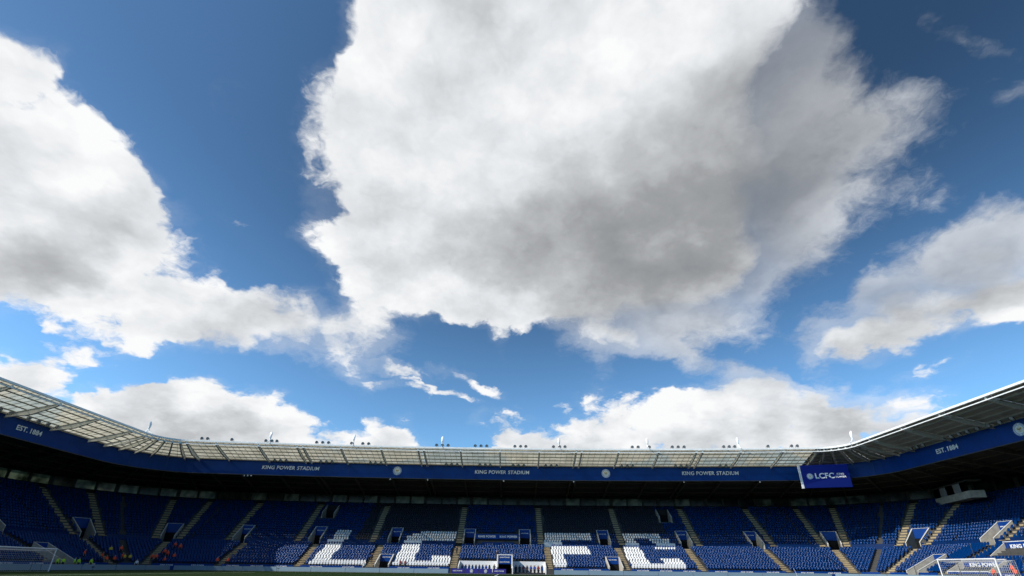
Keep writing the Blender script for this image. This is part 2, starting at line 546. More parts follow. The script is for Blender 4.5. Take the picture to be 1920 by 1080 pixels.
ORD = ['first', 'second', 'third', 'fourth', 'fifth', 'sixth', 'seventh', 'eighth', 'ninth', 'tenth', 'eleventh',
       'twelfth', 'thirteenth', 'fourteenth', 'fifteenth', 'sixteenth', 'seventeenth', 'eighteenth', 'nineteenth',
       'twentieth', 'twenty-first', 'twenty-second', 'twenty-third', 'twenty-fourth', 'twenty-fifth', 'twenty-sixth',
       'twenty-seventh', 'twenty-eighth', 'twenty-ninth', 'thirtieth', 'thirty-first', 'thirty-second']

TEXT_CACHE = {}


def text_mesh(body, size, shear=0.0, fat=0.018, extrude=0.012, space=1.05):
    key = (body, size, shear, fat)
    if key in TEXT_CACHE:
        return TEXT_CACHE[key]
    cu = bpy.data.curves.new('lettering', 'FONT')
    cu.body = body
    cu.size = size
    cu.align_x = 'CENTER'
    cu.align_y = 'CENTER'
    cu.shear = shear
    cu.offset = fat * size
    cu.extrude = extrude
    cu.space_character = space
    cu.resolution_u = 3
    ob = bpy.data.objects.new('lettering_source', cu)
    COL.objects.link(ob)
    dg = bpy.context.evaluated_depsgraph_get()
    me = bpy.data.meshes.new_from_object(ob.evaluated_get(dg))
    bpy.data.objects.remove(ob)
    bpy.data.curves.remove(cu)
    me.materials.clear()
    me.materials.append(M['lettering'])
    TEXT_CACHE[key] = me
    return me


def put_text(body, size, parent, mw, shear=0.0, fat=0.018):
    """one lettering piece for each word, set out on a common centre line"""
    words = body.split(' ')
    mes = [text_mesh(w, size, shear, fat) for w in words]
    wid = []
    for me in mes:
        xs = [v.co.x for v in me.vertices]
        wid.append((min(xs), max(xs)))
    gap = 0.42 * size
    x = -(sum(b - a for a, b in wid) + gap * (len(words) - 1)) / 2
    for me, (a, b) in zip(mes, wid):
        link('lettering', me, parent, mw @ Matrix.Translation((x - a, 0, 0)))
        x += b - a + gap


def frame(pos, right, up=(0, 0, 1)):
    r = Vector(right).normalized()
    u = Vector(up)
    u = (u - r * u.dot(r)).normalized()
    n = r.cross(u)
    p = Vector(pos)
    return Matrix(((r.x, u.x, n.x, p.x), (r.y, u.y, n.y, p.y), (r.z, u.z, n.z, p.z), (0, 0, 0, 1)))


def disc_pts(rad, n=28, z=0.0, cx=0.0, cy=0.0):
    return [(cx + rad * math.cos(2 * math.pi * k / n), cy + rad * math.sin(2 * math.pi * k / n), z) for k in range(n)]


def crest_mesh():
    """round badge: pale disc, blue ring, five-petalled flower, small fox head"""
    b = MB()
    b.poly(disc_pts(1.0, z=0.0), 0)
    for r0, r1, mi, z in ((0.93, 0.98, 1, 0.006), (0.66, 0.71, 1, 0.006)):
        for k in range(28):
            a0, a1 = 2 * math.pi * k / 28, 2 * math.pi * (k + 1) / 28
            b.quad((r0 * math.cos(a0), r0 * math.sin(a0), z), (r1 * math.cos(a0), r1 * math.sin(a0), z),
                   (r1 * math.cos(a1), r1 * math.sin(a1), z), (r0 * math.cos(a1), r0 * math.sin(a1), z), mi)
    for k in range(26):                     # marks standing for the ring of lettering
        a = 2 * math.pi * k / 26
        if k % 13 == 6:
            continue
        c, s = math.cos(a), math.sin(a)
        b.poly([(c * 0.76 - s * 0.05, s * 0.76 + c * 0.05, 0.006), (c * 0.76 + s * 0.05, s * 0.76 - c * 0.05, 0.006),
                (c * 0.88 + s * 0.05, s * 0.88 - c * 0.05, 0.006), (c * 0.88 - s * 0.05, s * 0.88 + c * 0.05, 0.006)][::-1], 1)
    for k in range(5):
        a = math.pi / 2 + 2 * math.pi * k / 5
        b.poly(disc_pts(0.23, 12, 0.008 + k * 0.0008, 0.34 * math.cos(a), 0.34 * math.sin(a)), 4)
    b.poly([(-0.30, 0.34, 0.018), (-0.32, 0.02, 0.018), (0, -0.36, 0.018), (0.32, 0.02, 0.018), (0.30, 0.34, 0.018),
            (0.14, 0.16, 0.018), (-0.14, 0.16, 0.018)], 2)
    b.poly([(-0.30, 0.0, 0.022), (-0.06, -0.10, 0.022), (0, -0.34, 0.022)][::1], 0)
    b.poly([(0.30, 0.0, 0.022), (0, -0.34, 0.022), (0.06, -0.10, 0.022)][::1], 0)
    b.poly([(-0.06, -0.26, 0.026), (0, -0.36, 0.026), (0.06, -0.26, 0.026)], 3)
    b.poly(disc_pts(0.035, 8, 0.026, -0.12, 0.02), 3)
    b.poly(disc_pts(0.035, 8, 0.026, 0.12, 0.02), 3)
    return b.mesh('crest', [M['crest_white'], M['crest_blue'], M['crest_gold'], M['crest_brown'], M['crest_cream']])


CREST = crest_mesh()

# ------------------------------------------------------------------ plan of the bowl (metres; x right, y away)
X0, W, YC, RF, RC = -1.8, 70.6, 103.0, 545.0, 5.5
CX = W - RC
CY = (YC - RF) + math.sqrt((RF - RC) ** 2 - CX ** 2)
A_END = math.asin(CX / (RF - RC))            # half angle of the far stand
PHI_END = math.pi / 2 - A_END                # sweep of each corner
Y_NEAR = 2.0


def P(seg, u, s, z=0.0):
    """point of the bowl: segment, position along it, distance back from the front line"""
    if seg == 'F':
        a = u / RF
        return Vector((X0 + (RF + s) * math.sin(a), YC - RF + (RF + s) * math.cos(a), z))
    sg = 1 if seg in ('R', 'CR') else -1
    if seg in ('R', 'L'):
        return Vector((X0 + sg * (W + s), u, z))
    return Vector((X0 + sg * (CX + (RC + s) * math.cos(u)), CY + (RC + s) * math.sin(u), z))


def N(seg, u):
    """outward direction"""
    return (P(seg, u, 1.0) - P(seg, u, 0.0)).normalized()


def T(seg, u):
    """direction to the right as seen from the pitch"""
    n = N(seg, u)
    return Vector((n.y, -n.x, 0))


def ulen(seg, s):
    """metres per unit of u at offset s"""
    return {'F': (RF + s) / RF, 'R': 1.0, 'L': 1.0}.get(seg, RC + s)


SEGS = {'F': (-A_END * RF, A_END * RF), 'R': (Y_NEAR, CY), 'L': (Y_NEAR, CY), 'CR': (0.0, PHI_END), 'CL': (0.0, PHI_END)}
UF = lambda x: x * 1.013 - X0             # far stand: x to position (bow is slight)

LOW = [(0.9 + 0.76 * i, 1.0 + 0.335 * i) for i in range(13)]       # tread start, level
GANG_S, GANG_Z = 10.78, 5.35
UP = [(12.2 + 0.81 * i, 6.05 + 0.556 * i) for i in range(17)]
S_BACK = 28.5


def step_profile(cuts):
    pts = [(0.0, 0.0), (0.0, 1.0)]
    z = 1.0
    for s, zz in LOW[1:] + [(GANG_S, GANG_Z)] + UP + [(UP[-1][0] + 0.9, UP[-1][1] + 0.3)]:
        pts += [(s, z), (s, zz)]
        z = zz
    pts.append((S_BACK, z))
    for s0, s1, zf in cuts:
        zb = [q[1] for q in pts if q[0] <= s1 + 1e-6][-1]
        za = [q[1] for q in pts if q[0] <= s0 + 1e-6][-1] if s0 > 0 else zf
        out = [q for q in pts if q[0] < s0]
        if s0 > 0:
            out += [(s0, za), (s0, zf)]
        else:
            out = [(0.0, 0.0), (0.0, max(zf, 0.001))]
        out += [(s1, zf), (s1, zb)] + [q for q in pts if q[0] > s1]
        pts = out
    return pts


# entrances: segment, centre u, half width u, s0, s1, floor level, kind
ENTR = []
for x in (-57.3, -41.8, -25.1, -8.9, 3.3, 20.6, 37.9, 52.6):
    ENTR.append(('F', UF(x), 1.15, 12.15, 16.2, GANG_Z, 'mid'))
for x in (-24.7, 20.7):
    ENTR.append(('F', UF(x), 1.25, 0.0, 4.3, 0.0, 'low'))
ENTR.append(('F', UF(-0.9), 1.3, 0.0, 4.0, 0.0, 'tunnel'))
for x in (-42.0, 35.9):
    ENTR.append(('F', UF(x), 1.3, 20.3, 23.6, UP[10][1] - 0.1, 'top'))
for sg in ('CR', 'CL'):
    for ph in (68.5, 24.0):
        ENTR.append((sg, R(ph), 1.2 / 18.0, 12.15, 16.2, GANG_Z, 'mid'))
for sg, y in (('R', 86.4), ('R', 66.0), ('L', 84.0), ('L', 66.0)):
    ENTR.append((sg, y, 1.2, 12.15, 16.2, GANG_Z, 'mid'))
for sg, y in (('R', 89.4), ('L', 86.0)):
    ENTR.append((sg, y, 1.2, 0.0, 5.6, 0.0, 'low'))
# dugout bays either side of the tunnel
DUG = [(-10.0, -2.35), (0.55, 7.2)]

# aisles: segment, centre u, half width (m), tier
AISLES = []
for x in (-55.2, -40.7, -27.2, -11.0, 7.9, 22.9, 37.4, 53.0):
    AISLES.append(('F', UF(x), 0.65, 'low'))
for x in (-59.3, -45.2, -29.6, -11.0, 6.7, 24.2, 40.4, 55.6):
    AISLES.append(('F', UF(x), 0.65, 'up'))
for sg in ('CR', 'CL'):
    for ph in (70.5, 19.5):
        AISLES.append((sg, R(ph), 0.65, 'low'))
    for ph in (76.0, 61.5, 32.0, 15.5):
        AISLES.append((sg, R(ph), 0.6, 'up'))
for sg in ('R', 'L'):
    for y in (83.5, 67.0, 51.0):
        AISLES.append((sg, y, 0.65, 'low'))
    for y in (83.0, 68.5, 52.5):
        AISLES.append((sg, y, 0.65, 'up'))

# viewing boxes in the right-hand stand: y range, s range, top level
BOXES = [(74.3, 81.0, 6.2, 9.6, 5.6), (75.4, 82.6, 0.3, 3.4, 2.6)]


def blocked(seg, u, s, half=0.27):
    h = half / ulen(seg, s)
    for sg, uc, hw, s0, s1, zf, kd in ENTR:
        if sg == seg and s0 - 0.8 < s < s1 + 0.35 and abs(u - uc) < hw + h + 0.22 / ulen(seg, s):
            return True
    for sg, uc, hw, tier in AISLES:
        if sg == seg and abs(u - uc) * ulen(seg, s) < hw + half and ((tier == 'low') == (s < 11)):
            return True
    if seg == 'F' and s < 3.6 and UF(-10.6) < u < UF(7.6):
        return True
    if seg == 'F' and 12 < s < 15.2 and UF(-7.9) < u < UF(2.3):
        return True
    if seg == 'R':
        for y0, y1, s0, s1, zt in BOXES:
            if y0 - 0.3 < u < y1 + 0.3 and s0 - 0.8 < s < s1 + 0.3:
                return True
    if seg in ('CR', 'CL') and abs(u - R(43)) * (RC + s) < 0.45:
        return True
    return False


# ------------------------------------------------------------------ ground and pitch
g = MB()
g.quad((-1500, -1500, -0.02), (1500, -1500, -0.02), (1500, 1500, -0.02), (-1500, 1500, -0.02))
tag(g.build('ground', M['ground'], fix=False), kind='structure')
g = MB()
g.quad((X0 - W - 1, -30, -0.006), (X0 + W + 1, -30, -0.006), (X0 + W + 1, YC + 1, -0.006), (X0 - W - 1, YC + 1, -0.006))
tag(g.build('perimeter_track', M['track'], fix=False), kind='structure')
g = MB()
g.quad((-64.5, -20, 0.0), (61.5, -20, 0.0), (61.5, 94.6, 0.0), (-64.5, 94.6, 0.0))
tag(g.build('pitch', M['grass'], fix=False), kind='structure')
g = MB()
PXL, PXR, PYN, PYF = -54.4, 50.6, 24.5, 92.5
for x0, x1, y0, y1 in ((PXL, PXR, PYF - .12, PYF), (PXL, PXR, PYN, PYN + .12), (PXL - .06, PXL + .06, PYN, PYF),
                       (PXR - .06, PXR + .06, PYN, PYF), (-1.96, -1.84, PYN, PYF),
                       (PXL, PXL + 16.5, 38.3, 38.42), (PXL, PXL + 16.5, 78.6, 78.72), (PXL + 16.44, PXL + 16.56, 38.3, 78.7),
                       (PXR - 16.5, PXR, 38.3, 38.42), (PXR - 16.5, PXR, 78.6, 78.72), (PXR - 16.56, PXR - 16.44, 38.3, 78.7)):
    zz = 0.004 + len(g.f) * 0.0004
    g.quad((x0, y0, zz), (x1, y0, zz), (x1, y1, zz), (x0, y1, zz))
tag(g.build('pitch_markings', M['line'], fix=False), kind='structure')

# ------------------------------------------------------------------ stands
PROFILE = step_profile([])


def zterr(s):
    z = 1.0
    for ss, zz in LOW[1:] + [(GANG_S, GANG_Z)] + UP:
        if s >= ss:
            z = zz
    return z


def local(seg, u):
    t, n, p = T(seg, u), N(seg, u), P(seg, u, 0)
    return Matrix(((t.x, n.x, 0, p.x), (t.y, n.y, 0, p.y), (0, 0, 1, 0), (0, 0, 0, 1)))


def zsheet(s):
    return 24.55 - (s - 0.2) * (1.95 / 8.2)


def zdeck(s):
    return 22.6 - (s - 8.4) * (3.9 / 20.1)


def us(seg, n):
    a, b = SEGS[seg]
    return [a + (b - a) * k / n for k in range(n + 1)]


NSUB = {'F': 16, 'R': 1, 'L': 1, 'CR': 12, 'CL': 12}


def strip(b, seg, prof, n=None, closed=False, mi=0, rng_u=None):
    """sweep a section (s, z) along a segment"""
    a0, b0 = rng_u or SEGS[seg]
    n = n or NSUB[seg]
    uu = [a0 + (b0 - a0) * k / n for k in range(n + 1)]
    base = len(b.v)
    k = len(prof)
    for u in uu:
        for s, z in prof:
            b.v.append(tuple(P(seg, u, s, z)))
    for i in range(n):
        for j in range(k if closed else k - 1):
            j2 = (j + 1) % k
            b.f.append((base + i * k + j, base + i * k + j2, base + (i + 1) * k + j2, base + (i + 1) * k + j))
            b.m.append(mi)
    if closed:
        b.f.append(tuple(base + j for j in range(k)))
        b.m.append(mi)
        b.f.append(tuple(base + n * k + k - 1 - j for j in range(k)))
        b.m.append(mi)


# shared roof members, built once in local axes (x along, y back, z up)
def rafter_mesh(mid=0.62, back=0.34):
    b = MB()
    p = []
    for s, d in ((0.25, 0.34), (4.0, mid), (8.15, back)):
        zt = zsheet(s) - 0.26
        p.append((s, zt, zt - d))
    for (s0, t0, l0), (s1, t1, l1) in zip(p, p[1:]):
        for y0, y1, q0, q1, w in ((t0, t1, 0.05, 0.05, 0.15), (l0, l1, 0.05, 0.05, 0.15)):
            b.hexa([(-w, s0, y0 - q0), (w, s0, y0 - q0), (w, s1, y1 - q1), (-w, s1, y1 - q1),
                    (-w, s0, y0), (w, s0, y0), (w, s1, y1), (-w, s1, y1)])
        b.hexa([(-.03, s0, l0), (.03, s0, l0), (.03, s1, l1), (-.03, s1, l1),
                (-.03, s0, t0 - .05), (.03, s0, t0 - .05), (.03, s1, t1 - .05), (-.03, s1, t1 - .05)])
    b.box(-0.16, 0.16, 0.16, 0.25, zsheet(0.2) - 0.68, zsheet(0.2) - 0.2)
    return b.mesh('rafter', M['steel_cream'])


def rear_rafter_mesh():
    b = MB()
    b.beam((0, 8.7, zdeck(8.7) - 0.62), (0, 28.2, zdeck(28.2) - 0.45), 0.3, 0.8, h2=0.45)
    return b.mesh('rear_rafter', M['rear_steel'])


def bracket_mesh():
    b = MB()
    z0, z1 = zsheet(1.9) - 0.35, zsheet(0.1) - 0.05
    for sx in (-1, 1):
        b.beam((0, 1.9, z0), (sx * 0.85, 0.12, z1), 0.10, 0.16)
    b.beam((0, 1.9, z0), (0, 0.1, z1 - 0.15), 0.12, 0.2)
    b.beam((-0.85, 0.16, z1), (0.85, 0.16, z1), 0.08, 0.12)
    return b.mesh('edge_bracket', M['steel_white'])


def bar_mesh():
    b = MB()
    b.beam((0, 0.4, zsheet(0.4) - 0.06), (0, 8.2, zsheet(8.2) - 0.06), 0.045, 0.05)
    return b.mesh('glazing_bar', M['steel_dark'])


RAFTER2 = rafter_mesh()
RAFTER3 = rafter_mesh(0.95, 0.5)
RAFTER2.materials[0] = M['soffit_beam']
RAFTER, REAR, BRACKET, BAR = rafter_mesh(), rear_rafter_mesh(), bracket_mesh(), bar_mesh()
PURLIN_S = (0.75, 2.1, 3.7, 5.3, 6.9, 8.2)

RAFT_U = {'F': [], 'R': [], 'L': [], 'CR': [], 'CL': []}
for k in range(-7, 8):
    x = -2.3 + 8.45 * k
    RAFT_U['F'] += [UF(x) - 0.62, UF(x) + 0.62] if abs(k) in (2, 5) else [UF(x)]
RAFT_BAY = {'F': [SEGS['F'][0]] + [UF(-2.3 + 8.45 * k) for k in range(-7, 8)] + [SEGS['F'][1]]}
for sg in ('R', 'L'):
    ys = [CY - 3.4 - 8.2 * k for k in range(11)]
    RAFT_U[sg] = ys
    RAFT_BAY[sg] = [CY] + ys + [Y_NEAR]
for sg in ('CR', 'CL'):
    RAFT_U[sg] = [R(a) for a in (2, 16, 29, 42, 55, 68, 80)]
    RAFT_BAY[sg] = [0.0] + [R(a) for a in (16, 29, 42, 55, 68)] + [PHI_END]

STAND_INFO = {
    'F': ('grandstand', 'long far grandstand with white LCFC seat letters and pale canopy', 'grandstand'),
    'L': ('grandstand', 'left end grandstand in deep shade under a pale ribbed canopy', 'grandstand'),
    'R': ('grandstand', 'right end grandstand with sunlit blue seats and dark metal canopy', 'grandstand'),
    'CL': ('corner_stand', 'dark left corner stand with fan of roof rafters', 'grandstand'),
    'CR': ('corner_stand', 'right corner stand below the hanging screen, seats glinting', 'grandstand'),
}
ROOTS = {}
FASCIA = {}


def strip_panel(b, seg, u0, u1, s0, s1, th=0.03):
    n = 2 if seg == 'F' else (1 if seg in 'RL' else 3)
    prof = [(s0, zsheet(s0)), (s1, zsheet(s1)), (s1, zsheet(s1) + th), (s0, zsheet(s0) + th)]
    strip(b, seg, prof, n=n, closed=True, rng_u=(u0, u1))


for seg, (nm, lab, cat) in STAND_INFO.items():
    a0, b0 = SEGS[seg]
    root = thing(nm, P(seg, (a0 + b0) / 2, 0), lab, cat, 'stands of the stadium bowl')
    ROOTS[seg] = root
    # ---- terrace
    cuts = [(uc - hw, uc + hw, s0, s1, zf) for sg, uc, hw, s0, s1, zf, kd in ENTR if sg == seg]
    if seg == 'F':
        cuts += [(UF(x0), UF(x1), 0.0, 3.4, 0.0) for x0, x1 in DUG]
    brk = sorted(set([a0, b0] + [c[0] for c in cuts] + [c[1] for c in cuts] + us(seg, NSUB[seg])))
    b = MB()
    for u0, u1 in zip(brk, brk[1:]):
        if u1 - u0 < 1e-6:
            continue
        um = (u0 + u1) / 2
        cc = [(c[2], c[3], c[4]) for c in cuts if c[0] < um < c[1]]
        strip(b, seg, step_profile(sorted(cc)), n=1, rng_u=(u0, u1))
    terr = b.build('terrace', M['concrete'], root, fix=False)
    # ---- rear wall with glazing band
    b = MB()
    strip(b, seg, [(S_BACK, 0), (S_BACK + .3, 0), (S_BACK + .3, 16.25), (S_BACK, 16.25)], closed=True)
    strip(b, seg, [(S_BACK, 18.05), (S_BACK + .3, 18.05), (S_BACK + .3, 18.95), (S_BACK, 18.95)], closed=True)
    rear = b.build('rear_wall', M['back_wall'], root)
    nwin = {'F': 34, 'R': 23, 'L': 23, 'CR': 12, 'CL': 12}[seg]
    uw = us(seg, nwin)
    for i in range(nwin):
        du = (uw[i + 1] - uw[i])
        b = MB()
        strip(b, seg, [(S_BACK + .1, 16.26), (S_BACK + .14, 16.26), (S_BACK + .14, 18.04), (S_BACK + .1, 18.04)], n=1, closed=True,
              rng_u=(uw[i] + 0.06 * du, uw[i + 1] - 0.06 * du))
        b.build('window', M['glazing'] if random.random() < (0.62 if seg in ('L', 'CL') else 0.3) else M['glazing_dim'], rear)
        b = MB()
        wd = 0.06 if i % 3 else 0.14
        strip(b, seg, [(S_BACK - .02, 16.26), (S_BACK + .28, 16.26), (S_BACK + .28, 18.04), (S_BACK - .02, 18.04)], n=1, closed=True,
              rng_u=(uw[i] - wd * du, uw[i] + 0.06 * du))
        b.build('post', M['steel_dark'], rear)
    b = MB()
    strip(b, seg, [(S_BACK - .02, 16.26), (S_BACK + .28, 16.26), (S_BACK + .28, 18.04), (S_BACK - .02, 18.04)], n=1, closed=True,
          rng_u=(uw[-1] - 0.06 * du, uw[-1]))
    b.build('post', M['steel_dark'], rear)
    # ---- roof: deck, rafters, purlins, sheets
    b = MB()
    strip(b, seg, [(8.4, zdeck(8.4)), (S_BACK + 1.2, zdeck(S_BACK + 1.2)), (S_BACK + 1.2, zdeck(S_BACK + 1.2) + .25), (8.4, zdeck(8.4) + .25)], closed=True)
    roof = b.build('roof', M['deck'], root)
    shmat = M['soffit'] if seg in ('R', 'CR') else M['sheet']  # right side and corner: shade painted in through a darker opaque sheet
    bays = sorted(RAFT_BAY[seg])
    for u0, u1 in zip(bays, bays[1:]):
        for s0, s1 in zip((0.2,) + PURLIN_S[1:5], PURLIN_S[1:5] + (8.38,)):
            b = MB()
            gu = 0.03 / ulen(seg, 4)
            strip_panel(b, seg, u0 + gu, u1 - gu, s0 + 0.015, s1 - 0.015)
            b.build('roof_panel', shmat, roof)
        nb = max(2, int(round((u1 - u0) * ulen(seg, 4) / 1.25)))
        if seg not in ('R', 'CR'):
            for k in range(1, nb):
                uu = u0 + (u1 - u0) * k / nb
                link('glazing_bar', BAR, roof, local(seg, uu))
    for s in PURLIN_S:
        b = MB()
        z = zsheet(s) - 0.09
        strip(b, seg, [(s - .06, z - .17), (s + .06, z - .17), (s + .06, z), (s - .06, z)], closed=True)
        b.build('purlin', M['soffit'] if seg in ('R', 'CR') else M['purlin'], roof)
    for u in RAFT_U[seg]:
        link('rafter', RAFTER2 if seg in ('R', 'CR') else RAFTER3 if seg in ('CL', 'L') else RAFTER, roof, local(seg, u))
        link('rear_rafter', REAR, roof, local(seg, u))
        if seg in ('R', 'CR') or (seg == 'F' and u > UF(56)):
            link('edge_bracket', BRACKET, roof, local(seg, u))
    for s in (11.5, 15, 18.5, 22, 25.5):
        b = MB()
        z = zdeck(s) - 0.02
        strip(b, seg, [(s - .08, z - .22), (s + .08, z - .22), (s + .08, z), (s - .08, z)], closed=True)
        b.build('rear_purlin', M['rear_steel'], roof)
    # front edge: gutter above, rail below
    b = MB()
    strip(b, seg, [(-.12, 24.40), (.16, 24.40), (.16, 24.72), (-.12, 24.72)], closed=True)
    b.build('gutter', M['steel_white'], roof)
    b = MB()
    strip(b, seg, [(-.02, 23.84), (.12, 23.84), (.12, 23.98), (-.02, 23.98)], closed=True)
    b.build('edge_rail', M['steel_white'], roof)
    # ---- blue fascia
    b = MB()
    strip(b, seg, [(8.30, 19.4), (8.39, 19.4), (8.39, 22.42), (8.30, 22.42)], closed=True)
    fas = b.build('fascia', M['fascia'], root)
    FASCIA[seg] = fas
    b = MB()
    strip(b, seg, [(8.20, 22.425), (8.42, 22.425), (8.42, 22.56), (8.20, 22.56)], closed=True)
    b.build('fascia_rail', M['steel_white'], fas)
    b = MB()
    strip(b, seg, [(8.22, 19.25), (8.40, 19.25), (8.40, 19.395), (8.22, 19.395)], closed=True)
    b.build('fascia_trim', M['steel_dark'], fas)
    # thin joints between the fascia sheets
    a, c = SEGS[seg]
    nj = max(2, int((c - a) * ulen(seg, 8.3) / 6.3))
    for k in range(1, nj):
        u = a + (c - a) * k / nj
        b = MB()
        h = 0.012 / ulen(seg, 8.3)
        strip(b, seg, [(8.288, 19.41), (8.299, 19.41), (8.299, 22.41), (8.288, 22.41)], n=1, closed=True, rng_u=(u - h, u + h))
        b.build('fascia_joint', M['steel_dark'], fas)

# ---- wall ends that close the near end of the side stands
for seg in ('R', 'L'):
    b = MB()
    pts = [P(seg, Y_NEAR, s, z) for s, z in PROFILE] + [P(seg, Y_NEAR, S_BACK, 0)]
    b.poly(pts)
    b.build('end_wall', M['back_wall'], ROOTS[seg])

# ---- lettering and crests on the fascia
for x in (-48.3, -1.9, 43.9):
    put_text('KING POWER STADIUM', 1.12, FASCIA['F'], frame(P('F', UF(x), 8.20, 20.98), T('F', UF(x))), 0.08, 0.012)
for seg, u in (('F', UF(-25.2)), ('F', UF(21.2)), ('R', 70.2)):
    fr = frame(P(seg, u, 8.21, 20.95), T(seg, u)) @ Matrix.Diagonal((0.98, 0.98, 1, 1))
    link('crest', CREST, FASCIA[seg], fr)
for seg, u in (('R', 83.4), ('L', 78.6)):
    put_text('EST. 1884', 1.12, FASCIA[seg], frame(P(seg, u, 8.21, 20.95), T(seg, u)), 0.0, 0.02)

# ---- aisles
for seg, uc, hw, tier in AISLES:
    b = MB()
    rows = LOW if tier == 'low' else UP
    end = (GANG_S, GANG_Z) if tier == 'low' else (UP[-1][0] + 0.9, UP[-1][1] + 0.3)
    nxt = rows[1:] + [end]
    for (s0, z0), (s1, z1) in zip(rows, nxt):
        skip = any(sg == seg and e0 - 0.1 < s0 < e1 and abs(uc - eu) < eh for sg, eu, eh, e0, e1, zf, kd in ENTR)
        if skip:
            continue
        h = hw / ulen(seg, s0)
        zm = (z0 + z1) / 2
        sm = (s0 + s1) / 2
        if s0 == rows[0][0]:
            s0 -= 0.85
        for q0, q1, zt in ((s0, sm, z0 + 0.03), (sm, s1 + 0.02, zm + 0.03)):
            p = [P(seg, uc - h, q0, z0 - .05), P(seg, uc + h, q0, z0 - .05), P(seg, uc + h, q1, z0 - .05), P(seg, uc - h, q1, z0 - .05),
                 P(seg, uc - h, q0, zt), P(seg, uc + h, q0, zt), P(seg, uc + h, q1, zt), P(seg, uc - h, q1, zt)]
            b.hexa(p)
    if b.f:
        b.build('aisle', M['aisle'], ROOTS[seg])

# ---- entrances (vomitories)
for seg, uc, hw, s0, s1, zf, kd in ENTR:
    if kd == 'tunnel':
        continue
    zt1 = zterr(s1) + 1.0
    zt0 = zf + (1.15 if kd != 'low' else 1.35)
    zo = zf + 2.05 if kd != 'low' else 2.0
    hwv = hw * 0.985
    ss = s1 - 0.12
    b = MB()
    p = [P(seg, uc - hwv, ss, zo), P(seg, uc + hwv, ss, zo), P(seg, uc + hwv, s1 + .06, zo), P(seg, uc - hwv, s1 + .06, zo)]
    b.hexa(p + [q + Vector((0, 0, zt1 - 0.02 - zo)) for q in p])
    ent = b.build('entrance', M['blue_panel'] if kd != 'top' else M['back_wall'], ROOTS[seg])
    for sd in (-1, 1):
        b = MB()
        th = 0.16 / ulen(seg, (s0 + s1) / 2)
        ua, ub = uc + sd * hw, uc + sd * (hw + th)
        q0 = s0 - (0.05 if kd != 'low' else 0.0)
        ramp = [(q0, zf - 0.02), (s1 + .1, zf - 0.02), (s1 + .1, zt1), (q0, zt0)]
        va = [P(seg, ua, s, z) for s, z in ramp]
        vb = [P(seg, ub, s, z) for s, z in ramp]
        b.hexa([va[0], vb[0], vb[1], va[1], va[3], vb[3], vb[2], va[2]], 0)
        b.build('side_wall', M['wall_concrete'], ent)
        b = MB()
        ca = [P(seg, ua - sd * th * .15, s, z) for s, z in ramp[2:]] + [P(seg, ub + sd * th * .15, s, z) for s, z in ramp[2:]]
        up = Vector((0, 0, 0.07))
        lo = Vector((0, 0, 0.002))
        b.hexa([ca[1] + lo, ca[3] + lo, ca[2] + lo, ca[0] + lo, ca[1] + up, ca[3] + up, ca[2] + up, ca[0] + up], 0)
        b.build('coping', M['coping'], ent)
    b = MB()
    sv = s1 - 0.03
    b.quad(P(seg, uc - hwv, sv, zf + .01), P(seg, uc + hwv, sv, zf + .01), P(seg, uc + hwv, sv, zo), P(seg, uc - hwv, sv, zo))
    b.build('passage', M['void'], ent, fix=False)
    if kd != 'top':
        put_text('KING POWER', 0.27, ent, frame(P(seg, uc, ss - 0.03, (zo + zt1) / 2 + .12), T(seg, uc)), 0.0, 0.02)
        b = MB()
        strip(b, seg, [(ss - .04, zt1 - .018), (s1 + .04, zt1 - .018), (s1 + .04, zt1 + .05), (ss - .04, zt1 + .05)], n=1, closed=True, rng_u=(uc - hwv, uc + hwv))
        b.build('coping', M['coping'], ent)

# ---- low wall along the gangway in front of the upper rows; white where a seat letter crosses it
for seg in SEGS:
    a, c = SEGS[seg]
    gaps = [(uc - hw - .2 / ulen(seg, 12), uc + hw + .2 / ulen(seg, 12)) for sg, uc, hw, s0, s1, zf, kd in ENTR if sg == seg and kd == 'mid']
    gaps += [(uc - (hw + .05) / ulen(seg, 12), uc + (hw + .05) / ulen(seg, 12)) for sg, uc, hw, t in AISLES if sg == seg and t == 'up']
    white = []
    if seg == 'F':
        gaps.append((UF(-8.0), UF(2.3)))
        white = [(UF(-39.0), UF(-35.6)), (UF(-22.8), UF(-19.0)), (UF(7.3), UF(11.3)), (UF(23.8), UF(27.8)), (UF(31.4), UF(35.4))]
    gaps.sort()
    cur, spans = a, []
    for g0, g1 in gaps + [(c, c)]:
        if g0 - cur > 0.4 / ulen(seg, 12):
            spans.append((cur, g0))
        cur = max(cur, g1)
    for u0, u1 in spans:
        cuts_ = sorted(set([u0, u1] + [min(max(w, u0), u1) for pr in white for w in pr]))
        for q0, q1 in zip(cuts_, cuts_[1:]):
            if q1 - q0 < 0.02:
                continue
            wm = any(w0 - .01 <= (q0 + q1) / 2 <= w1 + .01 for w0, w1 in white)
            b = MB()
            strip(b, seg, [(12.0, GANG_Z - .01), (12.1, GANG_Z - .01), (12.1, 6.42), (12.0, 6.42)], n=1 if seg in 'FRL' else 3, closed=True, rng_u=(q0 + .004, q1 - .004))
            b.build('gangway_wall', M['seat_white'] if wm else M['gangway_blue'], ROOTS[seg])

